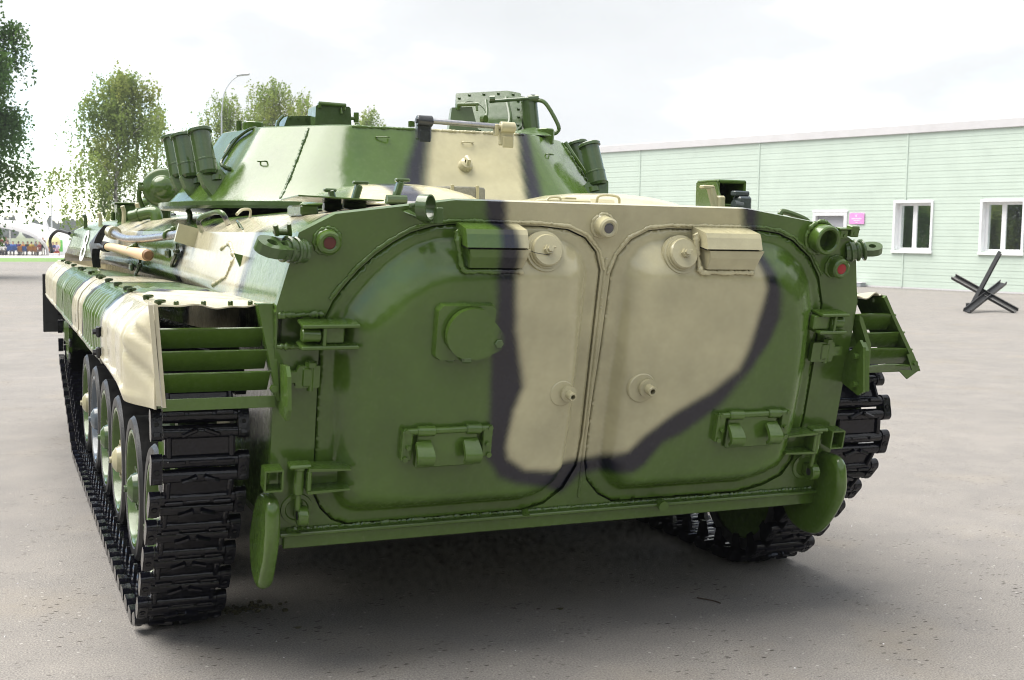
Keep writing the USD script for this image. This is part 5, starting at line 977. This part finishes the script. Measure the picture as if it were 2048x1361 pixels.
# ------------------------------------------------------------------ hull roof and side fittings
def domed(x, y, rx, ry, h):
    m = lathe([(1.0, -.05), (1.0, .0), (.97, .12), (.8, .52), (.55, .82), (.3, .96), (0, 1.0)], 48); m.fix_normals(); v = np.array(m.vertices); m.vertices = np.stack([x + v[:, 0] * rx, y + v[:, 1] * ry, ZT + v[:, 2] * h], 1); return m
part(veh, 'roof_hatch', domed(-.43, .95, .36, .42, .085), 'vehicle_paint', 40, paint=lambda p: lay([(sstep(p[:, 0] - .4 * (p[:, 1] - .9), -.62, -.58), TAN * 1.1), (sstep(p[:, 0], -.56, -.53) * (1 - sstep(p[:, 0], -.46, -.42)), BLACK * 2)], len(p)), size=.03)
part(veh, 'roof_hatch', domed(.44, .95, .40, .42, .075), 'vehicle_paint', 40, paint=TAN, size=.06)
vt = V3(-.075, 1.22, ZT); vm = lathe([(.105, .02), (.118, .022), (.118, .085), (.112, .093), (.0, .098)], 40); vm.fix_normals()
vn_ = part(veh, 'ventilator', mv(vm, *vt), 'mesh_grille', 40); part(vn_, 'strap', cat([cbox(vt[0] + .119 * math.sin(a), vt[1] - .119 * math.cos(a), ZT + .05, .014, .010, .10, .002) for a in (-.52, .42)] + [mv(lathe([(.10, -.01), (.135, -.01), (.13, .018), (.10, .02)], 36), *vt)]), 'vehicle_paint', 25, paint=TAN, size=.1)
part(veh, 'roof_rail', cat([cbox(.13, .62, ZT + .02, .19, .10, .03, .006), cbox(.15, .62, ZT + .038, .05, .05, .012, .003), cbox(.29, .66, ZT + .022, .13, .12, .036, .014)]), 'vehicle_paint', 30, paint=TAN, size=.1)
part(veh, 'hatch_handle', cat([tube(bend([(.26, .6, ZT + .02), (.265, .58, ZT + .052), (.335, .57, ZT + .05), (.35, .58, ZT + .015)], 16), .005, 7), tube(bend([(-.0, .5, ZT + .005), (.015, .5, ZT + .035), (.06, .5, ZT + .035), (.05, .5, ZT + .005)], 16), .004, 7), cyl((-.02, .56, ZT), (.07, .56, ZT + .012), .012, 8)]), 'vehicle_paint', 40, paint=TAN, size=.1)
pp = part(veh, 'roof_periscope', cat([cbox(.735, .47, 1.652, .13, .15, .014, .004), cbox(.676, .47, 1.60, .012, .15, .11, .003), cbox(.794, .47, 1.60, .012, .15, .11, .003), trimesh.convex.convex_hull(np.array([(x, y, z) for x in (.665, .671) for y, z in ((.54, 1.53), (.54, 1.65), (.40, 1.65), (.36, 1.57), (.36, 1.53))])), cbox(.735, .54, 1.59, .13, .012, .12, .002), cbox(.735, .46, 1.552, .125, .14, .03, .003)]), 'vehicle_paint', 25, paint=GREEN, size=.1)
part(pp, 'prism', cbox(.735, .52, 1.612, .1, .02, .06, .003), 'dark_lens', False)
part(veh, 'roof_latch', cat([cbox(.655, .36, 1.565, .03, .05, .06, .006), xf(cbox(0, 0, 0, .026, .03, .085, .006), frame((.628, .36, 1.59), (-.35, 0, 1))), cbox(.60, .36, 1.626, .05, .03, .014, .004)]), 'vehicle_paint', 30, paint=TAN, size=.1)
part(veh, 'roof_latch', cat([cbox(.745, .34, 1.56, .06, .05, .07, .008), cyl((.70, .33, 1.56), (.735, .33, 1.56), .02, 12), cbox(.735, .34, 1.605, .07, .03, .02, .005)]), 'vehicle_paint', 30, paint=V3(.05, .06, .06), size=.1)
part(veh, 'roof_plate', cat([cbox(.85, .55, 1.512, .17, .2, .03, .003), cbox(.85, .55, 1.53, .2, .24, .008, .001)] + [cyl((.80 + .03 * k, .44, 1.53), (.80 + .03 * k, .44, 1.544), .008, 6) for k in range(4)]), 'vehicle_paint', 25, paint=GREEN, size=.1)
part(veh, 'side_handle', tube(bend([(.985, .44, 1.46), (.99, .44, 1.525), (1.01, .44, 1.545), (1.10, .42, 1.515), (1.115, .42, 1.485), (1.11, .42, 1.44)], 30), .012, 8), 'vehicle_paint', 40, paint=GREEN * .7, size=.1)
part(veh, 'vent_cover', cat([xf(cbox(0, 0, 0, .29, .26, .005, .001), frame((-.80, .50, 1.541), (.03, .03, 1))), cbox(-.90, .50, 1.503, .06, .2, .035, .006)]), 'vehicle_paint', 25, paint=GREEN * .8, size=.1)
for k, (x, y, s) in enumerate(((-.775, .62, 1.0), (-.70, .60, 1.25), (-.605, .42, 1.15))):
    z0 = 1.535 + (x + .536) * -.0 if abs(x) < .536 else 1.537 - (abs(x) - .536) * .134
    part(veh, 'roof_latch', cat([cbox(x, y, z0 + .012, .045 * s, .05, .024, .005), xf(cbox(0, 0, 0, .02 * s, .03, .07 * s, .005), frame((x + .012, y, z0 + .042), (-.25 if k == 0 else .3, 0, 1))), cbox(x + (.0 if k == 0 else .03), y, z0 + .074 * s, .045 * s, .024, .013, .004), cyl((x - .03 * s, y - .03, z0 + .018), (x + .03 * s, y - .03, z0 + .018), .014 * s, 10)]), 'vehicle_paint', 30, paint=LGREEN * .85, size=.1)
# left hull shoulder: pipe elbow, handles, hooks, small box, weld patch
def shoulder(y, t, off=0.0):
    """point on the sloping shoulder of the left hull; t 0 at the outer edge, 1 at the inner"""
    a, b = V3(-1.025 - W(y), y, 1.428), V3(-.916 - W(y), y, 1.486); n = V3(-.47, 0, .88); return a + (b - a) * t + n * off
def flat_roof(y, x, off=0.0): return V3(x, y, 1.537 - max(0, abs(x) - .536 - W(y)) * .134 + off)
e0 = shoulder(3.30, 1.0, .035)
part(veh, 'pipe_elbow', cat([tube(bend([e0 + V3(-.075, .07, -.012), e0 + V3(-.03, .035, .0), e0 + V3(.02, 0, .012), e0 + V3(.045, -.02, .005), e0 + V3(.05, -.03, -.04)], 24), .034, 16), xf(lathe([(.035, -.006), (.038, -.005), (.038, .005), (.035, .006)], 20, True), frame(e0 + V3(-.035, .038, .0), (-.85, .6, -.2)))]), 'vehicle_paint', 40, paint=GREEN, size=.1)
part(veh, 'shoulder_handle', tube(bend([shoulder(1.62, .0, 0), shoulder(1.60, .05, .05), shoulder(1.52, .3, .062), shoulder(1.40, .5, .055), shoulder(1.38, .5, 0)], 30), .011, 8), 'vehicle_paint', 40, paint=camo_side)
for y, t, h, c in ((5.3, .3, .09, GREEN * .5), (4.75, .6, .08, TAN), (4.2, .95, .08, GREEN * .6), (3.95, .8, .10, TAN), (3.6, .97, .10, TAN), (2.35, .9, .05, GREEN)):
    a = shoulder(y, t); d = V3(.05, .05, 1); part(veh, 'shoulder_hook', tube(bend([a - d * .01, a + d * h * .6, a + d * h + V3(-.012, -.01, 0)], 10), [.012] * 9 + [.015] if 0 else .0125, 8), 'vehicle_paint', 40, paint=c, size=.1)
part(veh, 'shoulder_hook', tube(bend([flat_roof(1.25, -.93, 0), flat_roof(1.25, -.93, .03), flat_roof(1.2, -.97, .035), flat_roof(1.15, -1.0, .02)], 16), .006, 6), 'vehicle_paint', 40, paint=TAN, size=.1)
part(veh, 'wire_loop', tube(bend([shoulder(1.10, .3), shoulder(1.08, .28, .03), shoulder(1.02, .2, .025), shoulder(.98, .16)], 16), .004, 6), 'vehicle_paint', 40, paint=GREEN * .6, size=.1)
part(veh, 'pipe_hoop', tube(bend([flat_roof(4.05, -1.06), flat_roof(4.0, -1.05, .08), flat_roof(3.9, -1.0, .105), flat_roof(3.8, -.94, .08), flat_roof(3.78, -.93, .0)], 24), .022, 10), 'vehicle_paint', 40, paint=GREEN * 1.1, size=.1)
bp = flat_roof(4.3, -1.10, .05); part(veh, 'shoulder_box', cat([cbox(*bp, .12, .16, .10, .006), cbox(bp[0], bp[1], bp[2] + .055, .15, .2, .012, .003), cyl(bp + V3(-.075, 0, -.05), bp + V3(-.075, 0, .0), .012, 8)]), 'vehicle_paint', 25, paint=GREEN * .7, size=.1)
part(veh, 'roof_louvre', cat([cbox(*flat_roof(4.4 + .0, -.95 + k * .05, .006), .012, .9, .014, .003) for k in range(3)]), 'black_steel', 20)
def wp(y, z, off=0.0): return V3(-wallx(y, z) - off, y, z + off * .25)
part(veh, 'side_rib', tube(np.array([wp(4.15, 1.425, .002), wp(3.98, 1.21, .002)]), .008, 6), 'vehicle_paint', 30, paint=camo_side)
part(veh, 'weld_patch', bead([wp(1.20, 1.36, .001), wp(1.08, 1.385, .001), wp(.93, 1.335, .001), wp(1.0, 1.26, .001), wp(1.18, 1.225, .001)], .008, 41, .9), 'vehicle_paint', True, paint=TAN * .92, size=.1)
part(veh, 'side_gusset', trimesh.convex.convex_hull(np.array([wp(.80, 1.345), wp(.78, 1.345), wp(.80, 1.30), wp(.78, 1.30), wp(.79, 1.345, .035), wp(.785, 1.345, .035)])), 'vehicle_paint', False, paint=GREEN * .8, size=.1)
num = meshkit.text_mesh('8', .185, .0015, True); v = np.array(num.vertices); v[:, 0] -= v[:, 0].mean()
num.vertices = np.array([wp(4.80 - q[0] * 1.6, 1.235 + q[1] * 1.0, .006 + q[2]) for q in v]); num.fix_normals(); part(veh, 'white_numeral', num, 'white_trim', False)
for (a, b) in (((3.02, 1.225), (2.99, 1.405)),): part(veh, 'cable_clip', tube(np.array([wp(4.1, 1.36, .01), wp(4.08, 1.33, .015)]), .01, 6), 'black_steel')
part(veh, 'hose', tube(bend([wp(5.9, 1.40, .02), wp(6.05, 1.40, .09), wp(6.15, 1.33, .12), wp(6.1, 1.24, .09)], 20), .012, 8), 'black_steel', 40)

# ------------------------------------------------------------------ tools strapped to the hull side
ax_ = thing('spade', 'wood-handled spade with black steel blade strapped to the left side of the hull', 'spade', (0, 0, 0))
h0, h1 = wp(3.62, 1.325, .055), wp(2.30, 1.297, .075)
part(ax_, 'handle', tube(bend([h0, h0 * .7 + h1 * .3 + V3(0, 0, .004), h0 * .35 + h1 * .65, h1], 20), np.interp(np.linspace(0, 1, 19), [0, .6, .93, 1], [.021, .024, .029, .028]), 14), 'ash_wood', 40)
part(ax_, 'handle_end', cyl(h1 + (h0 - h1) * .002, h1 - (h0 - h1) * .012, .028, 14, r2=.02), 'wood_end', 40)
yb, zb = np.linspace(0, 1, 16), np.linspace(-1, 1, 25); B = []
for u in yb:
    for q in zb:
        half_ = .118 * (1 - .75 * max(0, u - .55) ** 1.6 / .45 ** 1.6 * .9); y = 3.60 + .30 * u + .035 * (1 - abs(q)) * (u < .5) * -.6
        B.append(wp(y, 1.328 + half_ * q, .045 + .030 * (1 - q * q) + .012 * u))
part(ax_, 'blade', solid(np.array(B), 16, 25, .004), 'black_steel', 40)
lip = [wp(3.60 - .021 * (1 - abs(q)), 1.328 + .118 * q, .045 + .030 * (1 - q * q)) for q in zb]
for a_, b_ in ((0, 11), (13, 25)): part(ax_, 'blade_shoulder', solid(np.array([x for p in lip[a_:b_] for x in (p, p + V3(-.042, -.012, 0))]), b_ - a_ if b_ - a_ == 11 else 12, 2, .004), 'black_steel', 40)
part(ax_, 'ferrule', tube(np.array([wp(3.66, 1.327, .062), wp(3.58, 1.325, .057), wp(3.46, 1.322, .058)]), [.024, .03, .0265], 14), 'black_steel', 40)
bar = thing('crowbar', 'slightly bent grey steel bar strapped above the spade on the hull side', 'crowbar', (0, 0, 0))
part(bar, 'shaft', tube(bend([wp(3.45, 1.405, .055), wp(3.05, 1.375, .06), wp(2.6, 1.375, .06), wp(2.1, 1.39, .06), wp(1.72, 1.405, .055)], 30), .019, 12), 'bare_steel', 40)
part(veh, 'bar_socket', cat([xf(lathe([(.024, -.06), (.036, -.06), (.036, .06), (.024, .06)], 22, True), frame(wp(3.47, 1.405, .05), wp(3.4, 1.40, .05) - wp(3.5, 1.405, .05)))]), 'vehicle_paint', 30, paint=TAN, size=.1)
part(veh, 'bar_stop', trimesh.convex.convex_hull(np.array([wp(1.72, 1.44, .0), wp(1.72, 1.36, .0), wp(1.72, 1.44, .085), wp(1.72, 1.365, .085), wp(1.70, 1.44, .0), wp(1.70, 1.36, .0), wp(1.70, 1.44, .085), wp(1.70, 1.365, .085)])), 'vehicle_paint', False, paint=TAN, size=.1)
def strap(y, z, r, tail):
    c = wp(y, z, .055); a = np.linspace(-.4, 3.6, 18); ringp = [c + V3(-math.cos(t) * r, 0, math.sin(t) * r) for t in a]
    part(veh, 'tool_strap', cat([tube(np.array(ringp), .0085, 7), cbox(*(c + V3(.01, -.01, r + .008)), .02, .035, .022, .006)]), 'vehicle_paint', 40, paint=GREEN * .9, size=.1)
    part(veh, 'strap_tail', cat([tube(bend([wp(y - .01, z - r, .02), wp(y - .03, z - r - tail * .4, .02), wp(y + .03, z - r - tail * .8, .015), wp(y + .04, z - r - tail, .01)], 14), .009, 7), cbox(*wp(y + .10, z - r - tail * .45, .03), .02, .09, .04, .008), cbox(*wp(y - .03, z - r - tail * .3, .02), .025, .05, .022, .006)]), 'vehicle_paint', 40, paint=GREEN * .35, size=.1)
strap(2.75, 1.31, .03, .09); strap(2.0, 1.392, .026, .10)

# ------------------------------------------------------------------ crumbs and twigs on the ground
cr = np.random.default_rng(3); bits = []
for k in range(70):
    x, y = -1.02 + cr.normal(0, .075), .98 + cr.normal(0, .03) + .0; s = cr.uniform(.004, .015); b = trimesh.creation.icosphere(1, s); b.vertices *= cr.uniform(.6, 1.2, (len(b.vertices), 1)); b.vertices[:, 2] *= .6; bits.append(mv(b, x, y, s * .3))
top('soil_crumbs', cat(bits), 'soil', 'scatter of dark soil crumbs beside the left track', 'soil', kind='stuff', smooth=False)
peb = []
for k in range(90):
    x, y = cr.uniform(-2.6, 3.2), cr.uniform(-1.9, 3.5)
    if abs(x) < 1.4 and y > .9: continue
    s = cr.uniform(.002, .0042); b = trimesh.creation.icosphere(1, s); b.vertices *= cr.uniform(.6, 1.2, (len(b.vertices), 1)); peb.append(mv(b, x, y, s * .3))
top('grit', cat(peb), 'parapet_grey', 'fine pale grit scattered on the asphalt', 'grit', kind='stuff', smooth=False)
for (a, b, c), lb in ((((.70, .50), (.735, .44), (.75, .405)), 'short dark twig on the shaded asphalt behind the vehicle'), (((-1.90, .26), (-1.86, .235), (-1.80, .225)), 'short dark twig on the sunlit asphalt left of the left track')):
    t = top('twig', tube(bend([(*a, .004), (*b, .006), (*c, .004)], 10), .0028, 6), 'twig', lb, 'twig')
for (x, y), lb in (((.125, .564), 'brown leaf scrap lying in the shadow behind the middle of the vehicle'), ((-.869, .691), 'brown leaf scrap lying in front of the left tow plate')):
    a = np.linspace(0, 2 * math.pi, 9, endpoint=False); v = np.array([(0, 0, .006)] + [(.017 * math.cos(t) * (1 + .3 * math.sin(3 * t)), .011 * math.sin(t), .002 + .002 * math.cos(2 * t)) for t in a]); m = M(v, [(0, i + 1, (i + 1) % 9 + 1) for i in range(9)])
    top('leaf_scrap', mv(m, x, y, .001), 'soil', lb, 'leaf', smooth=False)

# ------------------------------------------------------------------ air
mat('air', {'v': ('principled_volume', {'color': (.93, .96, 1.0), 'density': .0005, 'anisotropy': .2})}, [], None, 'v.volume')
top('haze', mv(trimesh.creation.box((1400, 1400, 16.2)), 0, 150, 6.1), 'air', 'thin pale summer haze over the square and the far wood', kind='stuff', smooth=False)
